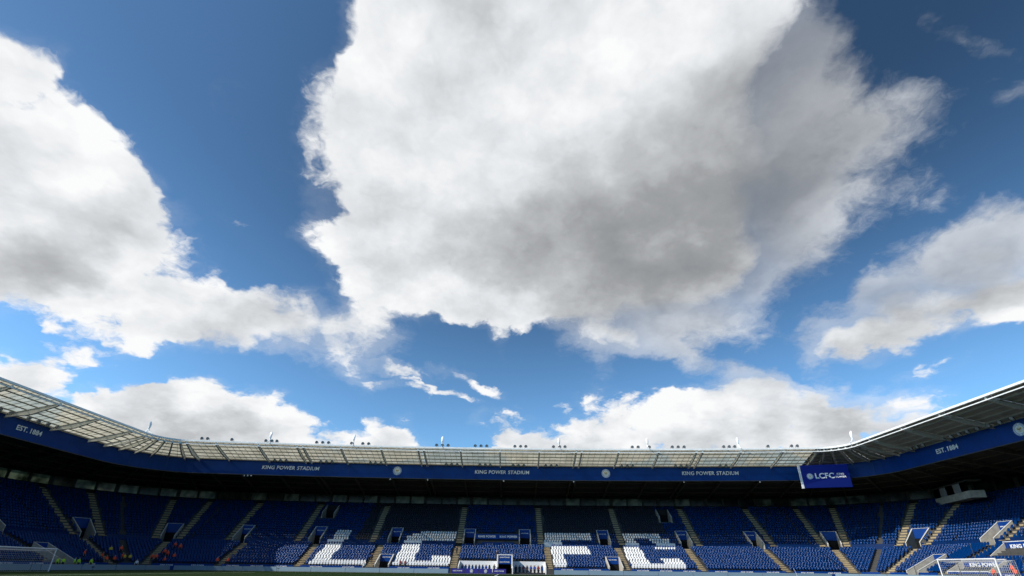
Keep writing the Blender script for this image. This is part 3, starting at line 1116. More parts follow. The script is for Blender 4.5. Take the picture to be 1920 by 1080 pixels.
# ---- blue boards along the front row, with lettering
for seg in SEGS:
    a, c = SEGS[seg]
    gaps = [(uc - hw / ulen(seg, 0) - .05, uc + hw / ulen(seg, 0) + .05) for sg, uc, hw, t in AISLES if sg == seg and t == 'low']
    gaps += [(uc - hw - .2 / ulen(seg, 0), uc + hw + .2 / ulen(seg, 0)) for sg, uc, hw, s0, s1, zf, kd in ENTR if sg == seg and s0 == 0]
    if seg == 'F':
        gaps.append((UF(-10.3), UF(7.5)))
    if seg == 'R':
        gaps.append((75.2, 82.8))
    gaps.sort()
    cur = a
    spans = []
    for g0, g1 in gaps + [(c, c)]:
        if g0 - cur > 0.5 / ulen(seg, 0):
            spans.append((cur, g0))
        cur = max(cur, g1)
    for u0, u1 in spans:
        b = MB()
        strip(b, seg, [(-.10, 0.02), (-.02, 0.02), (-.02, 1.12), (-.10, 1.12)], n=max(1, NSUB[seg] // 4), closed=True, rng_u=(u0, u1))
        par = b.build('parapet', M['blue_panel'], ROOTS[seg])
        ln = (u1 - u0) * ulen(seg, 0)
        nt_ = int(ln / 4.2)
        for k in range(nt_):
            u = u0 + (u1 - u0) * (k + 0.5) / nt_
            put_text('KING POWER', 0.36, par, frame(P(seg, u, -0.13, 0.82), T(seg, u)), 0.0, 0.02)

# ---- director's area above the tunnel: two banners on low walls
far = ROOTS['F']
for s, z0, z1, x0, x1, size, xs in ((13.6, 7.0, 8.05, -7.5, 2.0, 0.62, (-5.0, -0.3)), (12.05, 5.42, 6.25, -6.0, 0.9, 0.30, (-4.4, -0.7))):
    b = MB()
    strip(b, 'F', [(s, z0), (s + .1, z0), (s + .1, z1), (s, z1)], n=1, closed=True, rng_u=(UF(x0), UF(x1)))
    pn = b.build('banner', M['blue_panel'], far)
    for x in xs:
        put_text('KING POWER', size, pn, frame(P('F', UF(x), s - .03, (z0 + z1) / 2), T('F', UF(x))), 0.0, 0.03)
b = MB()
strip(b, 'F', [(13.8, 5.9), (15.3, 5.9), (15.3, 7.9), (13.8, 7.9)], n=1, closed=True, rng_u=(UF(-7.6), UF(2.1)))
b.build('gallery_wall', M['back_wall'], far)

# ---- players' tunnel
b = MB()
for sd in (-1, 1):
    x = -0.9 + sd * 1.42
    strip(b, 'F', [(0.2, 0), (4.1, 0), (4.1, 3.35), (0.2, 3.35)], n=1, closed=True, rng_u=(UF(x - .13), UF(x + .13)))
strip(b, 'F', [(0.2, 3.35), (4.1, 3.35), (4.1, 3.5), (0.2, 3.5)], n=1, closed=True, rng_u=(UF(-2.45), UF(0.65)))
tun = b.build('tunnel_portal', M['white_panel'], far)
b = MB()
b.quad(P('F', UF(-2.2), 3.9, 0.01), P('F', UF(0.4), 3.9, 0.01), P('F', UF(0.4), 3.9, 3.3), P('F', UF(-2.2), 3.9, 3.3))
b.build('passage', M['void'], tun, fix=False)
b = MB()
strip(b, 'F', [(0.25, 1.75), (0.35, 1.75), (0.35, 3.33), (0.25, 3.33)], n=1, closed=True, rng_u=(UF(-2.17), UF(0.37)))
b.build('sign', M['blue_panel'], tun)
for z, sz in ((2.95, 0.30), (2.1, 0.30)):
    put_text('KING POWER', sz, tun, frame(P('F', UF(-0.9), 0.21, z), T('F', UF(-0.9))), 0, 0.02)

# ---- the stand on the near side, behind the photographer
root = thing('grandstand', (X0, -8, 0), 'near grandstand behind the photographer, opposite the long far stand', 'grandstand', 'stands of the stadium bowl')
b = MB()
xa, xb = X0 - W - 20, X0 + W + 20
yb = -7.0
pts = [(0.0, 0.0), (0.0, 1.0)]
z = 1.0
for s_, zz in LOW[1:] + [(GANG_S, GANG_Z)] + UP:
    pts += [(s_, z), (s_, zz)]
    z = zz
pts += [(S_BACK, z), (S_BACK, 19.2)]
for (s_, z0), (s2, z2) in zip(pts, pts[1:]):
    b.quad((xa, yb - s_, z0), (xb, yb - s_, z0), (xb, yb - s2, z2), (xa, yb - s2, z2))
b.build('terrace', M['concrete'], root, fix=False)
b = MB()
b.hexa([(xa, yb - 8.4, zdeck(8.4)), (xb, yb - 8.4, zdeck(8.4)), (xb, yb - 29, zdeck(29)), (xa, yb - 29, zdeck(29)),
        (xa, yb - 8.4, zdeck(8.4) + .3), (xb, yb - 8.4, zdeck(8.4) + .3), (xb, yb - 29, zdeck(29) + .3), (xa, yb - 29, zdeck(29) + .3)])
b.build('roof', M['deck'], root)
b = MB()
b.hexa([(xa, yb - .2, 24.55), (xb, yb - .2, 24.55), (xb, yb - 8.38, 22.62), (xa, yb - 8.38, 22.62),
        (xa, yb - .2, 24.6), (xb, yb - .2, 24.6), (xb, yb - 8.38, 22.67), (xa, yb - 8.38, 22.67)])
b.build('canopy', M['sheet'], root)
b = MB()
b.box(xa, xb, yb - 8.39, yb - 8.3, 19.4, 22.4)
b.build('fascia', M['fascia'], root)

# ------------------------------------------------------------------ seats
def seat_arrays():
    """tip-up seat: curved back, folded pan, bracket. x along the row, -y towards the pitch"""
    v, f = [], []

    def add(pts, faces):
        n = len(v)
        v.extend(pts)
        f.extend([tuple(n + k for k in q) for q in faces])
    hexf = ((3, 2, 1, 0), (4, 5, 6, 7), (0, 1, 5, 4), (1, 2, 6, 5), (2, 3, 7, 6), (3, 0, 4, 7))
    # back rest in two halves, hollowed in the middle, leaning back
    for sx in (-1, 1):
        xo, xi, xt = 0.225 * sx, 0.0, 0.185 * sx
        lo0, hi0 = 0.40, 0.86
        p = [(xo, 0.00, lo0), (xi, 0.035, lo0), (xi, 0.075, lo0), (xo, 0.05, lo0),
             (xt, 0.095, hi0 - .035), (xi, 0.13, hi0 - .02), (xi, 0.175, hi0 + .02), (xt, 0.15, hi0)]
        fc = hexf if sx < 0 else tuple(q[::-1] for q in hexf)
        add(p, fc)
    p = [(-.205, -.09, .36), (.205, -.09, .36), (.205, -.02, .36), (-.205, -.02, .36),
         (-.185, -.03, .70), (.185, -.03, .70), (.185, .02, .70), (-.185, .02, .70)]
    add(p, hexf)
    p = [(-.03, .02, .0), (.03, .02, .0), (.03, .09, .0), (-.03, .09, .0), (-.03, .0, .42), (.03, .0, .42), (.03, .07, .42), (-.03, .07, .42)]
    add(p, hexf)
    return np.array(v, dtype=np.float64), f


SV, SF = seat_arrays()
SEAT_ME = {}
for key in ('blue', 'white'):
    me = bpy.data.meshes.new('stadium_seat')
    me.from_pydata([tuple(q) for q in SV], [], SF)
    me.materials.append(M['seat_' + key])
    SEAT_ME[key] = me

# white letters: x ranges and distance-back ranges on the far stand
LET = {
    'L': [(-39.0, -35.6, 0.0, 15.7), (-39.0, -28.2, 0.0, 2.5)],
    'left C': [(-22.8, -19.0, 1.2, 14.2), (-21.3, -12.2, 0.0, 1.7), (-20.5, -12.2, 12.0, 15.8), (-21.8, -12.2, 12.0, 14.9),
               (-21.9, -11.8, 1.0, 2.6), (-15.6, -11.8, 0.0, 4.4)],
    'F': [(7.2, 11.3, 0.0, 15.7), (7.2, 18.4, 12.9, 15.7), (7.2, 17.0, 6.4, 9.8)],
    'right C': [(24.1, 27.8, 1.2, 14.2), (25.2, 34.0, 0.0, 1.7), (25.8, 32.1, 13.6, 15.8), (24.4, 33.7, 13.6, 15.1),
                (31.3, 35.4, 9.4, 13.8), (24.6, 34.4, 1.0, 2.6), (30.8, 34.5, 0.0, 4.8)],
}


def seat_colour(seg, x, s):
    if seg != 'F':
        return 0, None
    if 10.4 < s < 12.0:
        return 0, None
    for k, rects in LET.items():
        for x0, x1, s0, s1 in rects:
            if x0 <= x <= x1 and s0 <= s <= s1:
                return 1, k
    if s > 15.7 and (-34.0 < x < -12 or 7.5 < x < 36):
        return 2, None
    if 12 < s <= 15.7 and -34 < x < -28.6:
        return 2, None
    return 0, None


_f, _c = 893.0, cam.matrix_world.inverted()


def to_px(p):
    q = _c @ Vector(p)
    return (960 + _f * q.x / -q.z, 650 - _f * q.y / -q.z, -q.z)


SEATS = []          # position, angle, colour, letter, segment, row index
PITCH_SEAT = 0.56
for seg in SEGS:
    a, c = SEGS[seg]
    for ri, (s, z) in enumerate(LOW + UP):
        sp = s + 0.38
        st = PITCH_SEAT / ulen(seg, sp)
        n = int((c - a) / st)
        off = (c - a - n * st) / 2
        for k in range(n):
            u = a + off + (k + 0.5) * st
            if seg in ('R', 'L') and u < 30:
                continue
            if blocked(seg, u, sp):
                continue
            p = P(seg, u, sp, z)
            nn = N(seg, u)
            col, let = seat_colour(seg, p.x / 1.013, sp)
            SEATS.append((p, math.atan2(-nn.x, nn.y), col, let, seg, ri))

near = []
for i, (p, ang, col, let, seg, ri) in enumerate(SEATS):
    x, y, d = to_px(p + Vector((0, 0, .5)))
    if 5 < x < 1915 and y < 1076:
        if seg == 'R' and col == 0:
            near.append((d, i))
near.sort()
solo = set(i for d, i in near[:170])
whites = [(SEATS[i][5], i) for i in range(len(SEATS)) if SEATS[i][2] == 1]
whites.sort()
solo |= set(i for d, i in whites[:130])

allv, alli, allm = [], [], []
nv = 0
SFa = np.array(SF)
for i, (p, ang, col, let, seg, ri) in enumerate(SEATS):
    jz = ang + random.uniform(-.07, .07)
    ca, sa = math.cos(jz), math.sin(jz)
    if i in solo:
        o = link('stadium_seat', SEAT_ME['white' if col else 'blue'])
        o.location = p
        o.rotation_euler = (0, 0, jz)
        if col:
            tag(o, 'white tip-up seat in the %s row of the %s' % (ORD[ri], {'L': 'letter L', 'F': 'letter F', 'left C': 'left letter C', 'right C': 'right letter C'}[let]), 'seat', 'white letter seats')
        else:
            tag(o, 'blue tip-up seat in the %s row of the right end stand' % ORD[ri], 'seat', 'blue seats of the right end stand')
        continue
    w = SV.copy()
    w[:, 0] = SV[:, 0] * ca - SV[:, 1] * sa + p.x
    w[:, 1] = SV[:, 0] * sa + SV[:, 1] * ca + p.y
    w[:, 2] = SV[:, 2] * random.uniform(.97, 1.03) + p.z
    allv.append(w)
    alli.append(SFa + nv)
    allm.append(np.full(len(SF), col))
    nv += len(SV)
allv = np.concatenate(allv)
alli = np.concatenate(alli)
allm = np.concatenate(allm)
me = bpy.data.meshes.new('stadium_seating')
me.vertices.add(len(allv))
me.vertices.foreach_set('co', allv.ravel())
me.loops.add(alli.size)
me.loops.foreach_set('vertex_index', alli.ravel())
me.polygons.add(len(alli))
me.polygons.foreach_set('loop_start', np.arange(0, alli.size, 4))
me.polygons.foreach_set('material_index', allm)
for k in ('seat_blue', 'seat_white', 'seat_grey'):
    me.materials.append(M[k])
me.update()
me.validate()
tag(link('stadium_seating', me), 'rows of blue, white and charcoal tip-up seats filling the stands', 'seating', kind='stuff')

# ------------------------------------------------------------------ viewing boxes in the right-hand stand
for bi, (y0, y1, s0, s1, zt) in enumerate(BOXES):
    lab = ('blue fronted viewing box with KING POWER board, upper one in right stand',
           'blue fronted viewing box with KING POWER board directly behind the right goal')[bi]
    zb = zterr(s0) - 0.1
    root = thing('viewing_box', P('R', (y0 + y1) / 2, s0, zb), lab, 'viewing box', 'viewing boxes in the right stand')
    h = 1.9 + (0.0 if bi == 0 else -0.1)
    xs0, xs1 = P('R', y0, s0).x, P('R', y0, s1).x
    for y in (y0, y1):
        b = MB()
        b.hexa([(xs0, y - .08, zb), (xs1, y - .08, zb), (xs1, y + .08, zb), (xs0, y + .08, zb),
                (xs0, y - .08, zb + .45), (xs1, y - .08, zterr(s1) + .9), (xs1, y + .08, zterr(s1) + .9), (xs0, y + .08, zb + .45)])
        b.build('side_wall', M['wall_concrete'], root)
    b = MB()
    b.box(xs1 - .15, xs1, y0 + .09, y1 - .09, zterr(s1) - 1.0, zterr(s1) + .92)
    pan = b.build('back_board', M['blue_panel'], root)
    put_text('KING POWER', 0.75, pan, frame((xs1 - .19, (y0 + y1) / 2, zterr(s1) + .25), (0, -1, 0)), 0.0, 0.03)
    b = MB()
    b.box(xs1 - .2, xs1 + .04, y0 - .1, y1 + .1, zterr(s1) + .925, zterr(s1) + 1.02)
    b.box(xs0 - .06, xs0 + .06, y0 + .09, y1 - .09, zb + .38, zb + .47)
    b.build('frame', M['white_panel'], root)
    b = MB()
    b.box(xs0, xs1 - .16, y0 + .09, y1 - .09, zb - .05, zb + .02)
    b.build('floor', M['concrete'], root)
    b = MB()
    b.box(xs0 - .03, xs0 + .03, y0 + .1, y1 - .1, zb + .03, zb + .37)
    b.build('front_board', M['blue_panel'], root)
    for k in range(9):
        y = y0 + .6 + (y1 - y0 - 1.2) * k / 8
        o = link('box_seat', SEAT_ME['blue'])
        o.location = (xs1 - 0.75, y, zb + .05)
        o.rotation_euler = (0, 0, -math.pi / 2)
        tag(o, '%s blue seat from the left inside the %s KING POWER viewing box' % (ORD[k], ('upper', 'goal-side')[bi]), 'seat',
            'seats inside the viewing boxes')

# ------------------------------------------------------------------ control room high in the right-hand corner
root = thing('control_room', (88, 96.5, 14.6), 'grey glazed control room hanging under the right roof', 'control room')
a, c = Vector((91.0, 105.6, 0)), Vector((87.6, 93.4, 0))
dn = Vector((0.963, -0.269, 0)) * 2.4
b = MB()
b.hexa([a + Vector((0, 0, 14.2)), c + Vector((0, 0, 14.2)), c + dn + Vector((0, 0, 14.2)), a + dn + Vector((0, 0, 14.2)),
        a + Vector((0, 0, 15.5)), c + Vector((0, 0, 15.5)), c + dn + Vector((0, 0, 15.5)), a + dn + Vector((0, 0, 15.5))])
b.build('front', M['wall_concrete'], root)
b = MB()
b.hexa([a + Vector((0, 0, 17.2)), c + Vector((0, 0, 17.2)), c + dn + Vector((0, 0, 17.2)), a + dn + Vector((0, 0, 17.2)),
        a + Vector((0, 0, 17.5)), c + Vector((0, 0, 17.5)), c + dn + Vector((0, 0, 17.5)), a + dn + Vector((0, 0, 17.5))])
b.build('roof', M['steel_dark'], root)
for k in range(5):
    p0, p1 = a + (c - a) * (k / 5 + .01), a + (c - a) * ((k + 1) / 5 - .01)
    b = MB()
    q = dn.normalized() * .06
    b.hexa([p0 + Vector((0, 0, 15.52)), p1 + Vector((0, 0, 15.52)), p1 + q + Vector((0, 0, 15.52)), p0 + q + Vector((0, 0, 15.52)),
            p0 + Vector((0, 0, 17.18)), p1 + Vector((0, 0, 17.18)), p1 + q + Vector((0, 0, 17.18)), p0 + q + Vector((0, 0, 17.18))])
    b.build('window', M['lamp_glass'] if k % 2 else M['glazing'], root)

# ------------------------------------------------------------------ hanging screen
sl, sr = Vector((62.2, 103.6, 0)), Vector((71.0, 101.2, 0))
t = (sr - sl).normalized()
n = Vector((t.y, -t.x, 0))          # towards the pitch
if n.y > 0:
    n = -n
root = thing('big_screen', (sl + sr) / 2 + Vector((0, 0, 17.2)), 'deep blue hanging screen showing LCFC in the right corner', 'screen')
b = MB()
up = Vector((0, 0, 1))
tilt = n * 0.0
lo, hi = 17.15, 21.85
pts = [sl + up * lo, sr + up * lo, sr + up * lo - n * .35, sl + up * lo - n * .35, sl + up * hi, sr + up * hi, sr + up * hi - n * .35, sl + up * hi - n * .35]
b.hexa(pts)
b.build('display', M['screen'], root)
b = MB()
b.beam(sl - t * .12 + up * (lo - .1), sl - t * .12 + up * (hi + .1), .2, .45)
b.build('edge_frame', M['steel_white'], root)
b = MB()
for q in (0.25, 0.75):
    b.beam(sl + (sr - sl) * q - n * .2 + up * hi, sl + (sr - sl) * q - n * .2 + up * 23.3, .14, .14)
b.build('hanger', M['steel_dark'], root)
mid = (sl + sr) / 2 + up * 19.5 + n * .03
put_text('LCFC', 1.5, root, frame(mid - t * .1, t), 0, 0.03)
put_text('KING', 0.55, root, frame(mid + t * 2.9 + up * .34, t), 0, 0.02)
put_text('POWER', 0.55, root, frame(mid + t * 2.9 - up * .24, t), 0, 0.02)
link('crest', CREST, root, frame(mid - t * 2.9, t) @ Matrix.Diagonal((.62, .62, 1, 1)))

# ------------------------------------------------------------------ floodlights
def lamp_mesh():
    b = MB()
    n = 10
    prof = [(0.10, 0.16), (0.24, 0.05), (0.36, -0.10), (0.39, -0.16)]
    base = len(b.v)
    for r, y in prof:
        for k in range(n):
            a = 2 * math.pi * k / n
            b.v.append((r * math.cos(a), y - 0.0, r * math.sin(a) + 0.55))
    for i in range(len(prof) - 1):
        for k in range(n):
            b.f.append((base + i * n + k, base + i * n + (k + 1) % n, base + (i + 1) * n + (k + 1) % n, base + (i + 1) * n + k))
            b.m.append(0)
    b.f.append(tuple(base + k for k in range(n)))
    b.m.append(0)
    b.poly([(0.36 * math.cos(2 * math.pi * k / n), -0.13, 0.36 * math.sin(2 * math.pi * k / n) + 0.55) for k in range(n)][::-1], 1)
    b.box(-.43, -.39, -.05, .05, .05, .6)
    b.box(.39, .43, -.05, .05, .05, .6)
    b.box(-.43, .43, -.05, .05, .0, .05)
    b.box(-.12, .12, .16, .34, .42, .68)
    me = b.mesh('floodlight', [M['lamp_body'], M['lamp_glass']])
    return me


LAMP = lamp_mesh()


def lamp(seg, u, s, z, label, group, hang=False):
    o = link('floodlight', LAMP)
    o.scale = (0.82, 0.82, 0.82)
    n = N(seg, u)
    o.location = P(seg, u, s, z)
    if hang:
        o.rotation_euler = (math.pi - 0.5, 0, math.atan2(-n.x, n.y) + math.pi) if False else (0.45, 0, math.atan2(-n.x, n.y))
    else:
        o.rotation_euler = (0.4, 0, math.atan2(-n.x, n.y))
    tag(o, label, 'floodlight', group)


def px_to_x(px):
    return -0.9 + (px - 950) * 0.1117


TRIO = ['left', 'middle', 'right']
top = [(383, 393), (436,), (497, 508, 517), (590, 601, 612), (655, 676, 687), (816, 827, 838), (890, 901, 912), (966, 977, 987), (1040, 1052, 1062),
       (1190, 1201, 1222), (1265, 1276, 1287), (1360, 1370, 1380), (1440,), (1482, 1492)]
for gi, grp in enumerate(top):
    for k, px in enumerate(grp):
        which = TRIO[k] if len(grp) == 3 else ('only' if len(grp) == 1 else ('left', 'right')[k])
        lamp('F', UF(px_to_x(px)), 0.0, 24.70, '%s floodlight of the %s cluster along the far roof edge' % (which, ORD[gi]), 'floodlights on the far roof edge')
low = [(529, 539, 549), (610, 620, 630), (699, 708, 718), (837, 847, 857), (899, 909, 918), (960, 970, 980), (1020, 1030, 1040), (1159, 1169, 1179),
       (1256, 1266, 1276), (1335, 1345, 1355)]
for gi, grp in enumerate(low):
    for k, px in enumerate(grp):
        x = -0.9 + (px - 948) * 0.121
        lamp('F', UF(x), 7.3, 22.05, '%s floodlight of the %s cluster just above the far fascia' % (TRIO[k], ORD[gi]), 'floodlights above the far fascia', True)
for seg, lists, side in (('L', ((66.2, 68.0, 69.7, 71.5, 73.3), (76.4, 78.2, 80.0, 81.8)), 'left'), ('R', ((86.6, 88.0, 89.4, 90.8), (77.2, 78.8, 80.4, 82.0), (69.5, 71.5, 73.4, 75.3)), 'right')):
    for gi, ls in enumerate(lists):
        for k, y in enumerate(ls):
            lamp(seg, y, 7.2, 22.1, '%s floodlight of the %s row above the %s fascia' % (ORD[k], ORD[gi], side), 'floodlights above the %s fascia' % side, True)

# ------------------------------------------------------------------ white fins on the roof edge
def fin_mesh():
    """slender leaf-shaped blade on a raking foot"""
    b = MB()
    path = [(1.0, 0.0, .10, .42), (0.62, 0.45, .10, .26), (0.30, 0.95, .12, .17), (0.16, 1.5, .23, .16), (0.20, 2.0, .30, .16), (0.30, 2.4, .22, .12), (0.36, 2.6, .06, .05)]
    n = 8
    for s_, z, w, d in path:
        for k in range(n):
            a = 2 * math.pi * k / n
            b.v.append((w * math.cos(a), s_ + d * math.sin(a), z))
    for i in range(len(path) - 1):
        for k in range(n):
            b.f.append((i * n + k, i * n + (k + 1) % n, (i + 1) * n + (k + 1) % n, (i + 1) * n + k))
            b.m.append(0)
    b.f.append(tuple((len(path) - 1) * n + k for k in range(n)))
    b.m.append(0)
    b.tube([(0, -0.9, 0.05), (0, -0.1, 0.45), (0, 0.28, 1.0)], [.05, .09, .12], 6)
    return b.mesh('roof_fin', M['goal'])


FIN = fin_mesh()
fins = [('CL', R(5)), ('F', UF(-51.0)), ('F', UF(-33.7)), ('F', UF(-14.8)), ('F', UF(10.4)), ('F', UF(29.3)), ('F', UF(48.2)), ('CR', R(12))]
for k, (seg, u) in enumerate(fins):
    o = link('roof_fin', FIN, None, local(seg, u) @ Matrix.Translation((0, 0.2, 24.62)))
    tag(o, 'white upright fin on the stadium roof edge, %s from the left' % ORD[k], 'roof fin', 'white fins along the roof edge')

# ------------------------------------------------------------------ small cameras under the far fascia
for k, x in enumerate((-57.6, -56.9, -56.2, -26.5, -18.3, -1.5, 14.0, 38.0, 54.0)):
    b = MB()
    p = P('F', UF(x), 8.1, 19.0)
    b.tube([p + Vector((0, 0, .25)), p + Vector((0, 0, .1))], .04, 6)
    b.tube([p + Vector((0, 0, .1)), p, p + Vector((0, 0, -.12))], [.16, .17, .06], 8)
    tag(b.build('security_camera', M['steel_white']), 'small white dome camera under the far fascia, %s from the left' % ORD[k], 'camera', 'cameras under the far fascia')

# ------------------------------------------------------------------ perimeter advertising boards
def board(p0, p1, label, h=0.78, group='advertising boards round the pitch'):
    p0, p1 = Vector(p0), Vector(p1)
    d = (p1 - p0).normalized()
    n = Vector((d.y, -d.x, 0))
    root = thing('advertising_board', (p0 + p1) / 2, label, 'advertising board', group)
    b = MB()
    q = n * 0.06
    lean = n * -0.05
    up = Vector((0, 0, h))
    lo = Vector((0, 0, 0.03))
    b.hexa([p0 + q + lo, p1 + q + lo, p1 - q + lo, p0 - q + lo, p0 + q + up + lean, p1 + q + up + lean, p1 - q + up + lean, p0 - q + up + lean])
    b.build('panel', M['led'], root)
    b = MB()
    for pp, e in ((p0, d * 0.05), (p1, d * -0.05)):
        a = pp - q * 1.2
        b.beam(a + e + lo, a + e + up * 0.95 + lean, .05, .05)
        b.beam(a + e + up * 0.8 + lean, a + e - q * 6, .04, .04)
    b.build('stand', M['led_gap'], root)


k = 0
y = 97.6
while y > 48:
    board((-63.0, y - 6.6, 0), (-63.0, y, 0), 'pale perimeter board along the left goal line, %s from the far corner' % ORD[k])
    board((60.6, y, 0), (60.6, y - 6.6, 0), 'pale perimeter board along the right goal line, %s from the far corner' % ORD[k])
    y -= 6.72
    k += 1
for x0, x1, nn, side in ((-62.8, -11.4, 8, 'left'), (8.4, 60.4, 8, 'right')):
    st = (x1 - x0) / nn
    for k in range(nn):
        idx = k if side == 'right' else nn - 1 - k
        board((x0 + k * st + .03, 98.4, 0), (x0 + (k + 1) * st - .03, 98.4, 0),
              'pale perimeter board on the far touchline, %s to the %s of the tunnel' % (ORD[idx], side))

# ------------------------------------------------------------------ goals
def goal(x, y0, y1, sgn, label):
    root = thing('goal', (x, (y0 + y1) / 2, 0), label, 'goal', 'the two goals')
    H = 2.44
    for y in (y0, y1):
        b = MB()
        b.tube([(x, y, 0), (x, y, H + .05)], 0.06, 10)
        b.build('post', M['goal'], root)
    b = MB()
    b.tube([(x, y0 - .06, H), (x, y1 + .06, H)], 0.06, 10)
    b.build('crossbar', M['goal'], root)
    xb = x + sgn * 2.0
    b = MB()
    for y in (y0 - .3, y1 + .3):
        b.tube([(xb + sgn * .5, y, 0), (xb + sgn * .5, y, 2.6)], 0.035, 6)
        b.tube([(xb + sgn * .5, y, 2.55), (xb, y + (.3 if y < y1 else -.3), 2.3)], 0.008, 4)
    b.build('stanchion', M['steel_dark'], root)
    b = MB()
    r = 0.010
    ny, nz, nx = 33, 11, 9
    top = lambda f: H - 0.14 * f - 0.20 * math.sin(math.pi * f)
    for i in range(ny + 1):
        yy = y0 + (y1 - y0) * i / ny
        b.tube([(x + sgn * 2 * f, yy, top(f)) for f in (0, .25, .5, .75, 1)] + [(xb, yy, 1.2), (xb + sgn * .1, yy, 0)], r, 3)
    for j in range(nz):
        z = top(1) * j / (nz - 1)
        b.tube([(x, y0, z), (xb, y0, z), (xb, y1, z), (x, y1, z)], r, 3)
    for j in range(1, nx):
        f = j / nx
        xx = x + sgn * 2 * f
        b.tube([(xx, y0, 0), (xx, y0, top(f)), (xx, y1, top(f)), (xx, y1, 0)], r, 3)
    b.build('net', M['net'], root, fix=False)


goal(50.6, 54.0, 61.32, 1, 'white framed goal with net on the right, in the sun')
goal(-54.4, 55.0, 62.32, -1, 'white framed goal with net at the left edge, in shade')

# ------------------------------------------------------------------ net poles behind the right goal, corner flag, microphones
for k, (y, h) in enumerate(((80.4, 4.8), (69.4, 4.8), (64.2, 4.6))):
    b = MB()
    b.tube([(62.4, y, 0), (62.4, y, h)], .035, 6)
    b.tube([(62.4, y, 0), (62.4, y, .05)], .2, 8)
    tag(b.build('net_pole', M['steel_dark']), 'thin dark pole behind the right goal line, %s from the far corner' % ORD[k], 'pole', 'thin poles behind the right goal')
root = thing('corner_flag', (50.6, 92.4, 0), 'bent white corner flag pole at the far right corner of the pitch', 'corner flag')
b = MB()
b.tube([(50.6, 92.4, 0), (50.55, 92.4, .5), (50.42, 92.4, 1.0), (50.2, 92.4, 1.5)], .025, 8)
b.build('pole', M['goal'], root)
b = MB()
b.poly([(50.44, 92.42, 1.05), (50.2, 92.42, 1.5), (50.25, 92.7, 1.32)])
b.build('flag', M['blue_panel'], root, fix=False)
for k, (x, y, lab) in enumerate(((-60.5, 76.5, 'small fuzzy microphone on a stand before the left boards'), (-42.5, 96.8, 'small fuzzy microphone on a stand before the far boards'))):
    root = thing('microphone', (x, y, 0), lab, 'microphone', 'pitchside microphones')
    b = MB()
    for a in (0, 2.1, 4.2):
        b.tube([(x, y, .22), (x + .16 * math.cos(a), y + .16 * math.sin(a), 0)], .01, 4)
    b.tube([(x, y, .2), (x, y, .42)], .012, 5)
    b.build('stand', M['steel_dark'], root)
    b = MB()
    b.tube([(x - .2, y, .44), (x - .14, y, .46), (x + .1, y, .47), (x + .2, y, .46)], [.03, .07, .07, .03], 8)
    b.build('windshield', M['hair'], root)

# ------------------------------------------------------------------ dugouts
def dugout_seat_mesh():
    b = MB()
    b.hexa([(-.25, -.25, .40), (.25, -.25, .40), (.25, .22, .38), (-.25, .22, .38), (-.25, -.25, .50), (.25, -.25, .50), (.25, .22, .48), (-.25, .22, .48)])
    b.hexa([(-.25, .16, .44), (.25, .16, .44), (.25, .28, .44), (-.25, .28, .44), (-.22, .28, 1.05), (.22, .28, 1.05), (.22, .38, 1.05), (-.22, .38, 1.05)])
    b.hexa([(-.16, .24, 1.05), (.16, .24, 1.05), (.16, .37, 1.05), (-.16, .37, 1.05), (-.13, .28, 1.34), (.13, .28, 1.34), (.13, .38, 1.34), (-.13, .38, 1.34)], 1)
    b.box(-.2, .2, -.1, .1, 0, .4, 1)
    return b.mesh('dugout_seat', [M['seat_blue'], M['track_dark']])


DSEAT = dugout_seat_mesh()
DSEATS = []
for di, (x0, x1) in enumerate(DUG):
    side = ('left', 'right')[di]
    root = thing('dugout', P('F', UF((x0 + x1) / 2), 1.5), 'white walled dugout sunk in the far stand, %s of the tunnel' % side, 'dugout', 'the two dugouts')
    b = MB()
    strip(b, 'F', [(3.2, 0.0), (3.36, 0.0), (3.36, 2.3), (3.2, 2.3)], n=2, closed=True, rng_u=(UF(x0) + .02, UF(x1) - .02))
    b.build('back_wall', M['white_panel'], root)
    for x, sx in ((x0 + .02, 1), (x1 - .18, -1)):
        b = MB()
        va = [P('F', UF(x), s, z) for s, z in ((-.1, 0), (3.19, 0), (3.19, 2.3), (-.1, 1.25))]
        vb = [P('F', UF(x) + .16, s, z) for s, z in ((-.1, 0), (3.19, 0), (3.19, 2.3), (-.1, 1.25))]
        b.hexa([va[0], vb[0], vb[1], va[1], va[3], vb[3], vb[2], va[2]])
        b.build('side_wall', M['white_panel'], root)
    ns = 9 if di == 0 else 8
    for k in range(ns):
        x = x0 + .75 + (x1 - x0 - 1.5 - (0.8 if di == 0 else 0)) * k / (ns - 1)
        link('padded_seat', DSEAT, root, local('F', UF(x)) @ Matrix.Translation((0, 1.7, 0.25)))
        DSEATS.append((di, k, x))
    b = MB()
    strip(b, 'F', [(0.6, 0.0), (3.1, 0.0), (3.1, 0.24), (0.6, 0.24)], n=1, closed=True, rng_u=(UF(x0) + .25, UF(x1) - .25))
    b.build('floor', M['track_dark'], root)

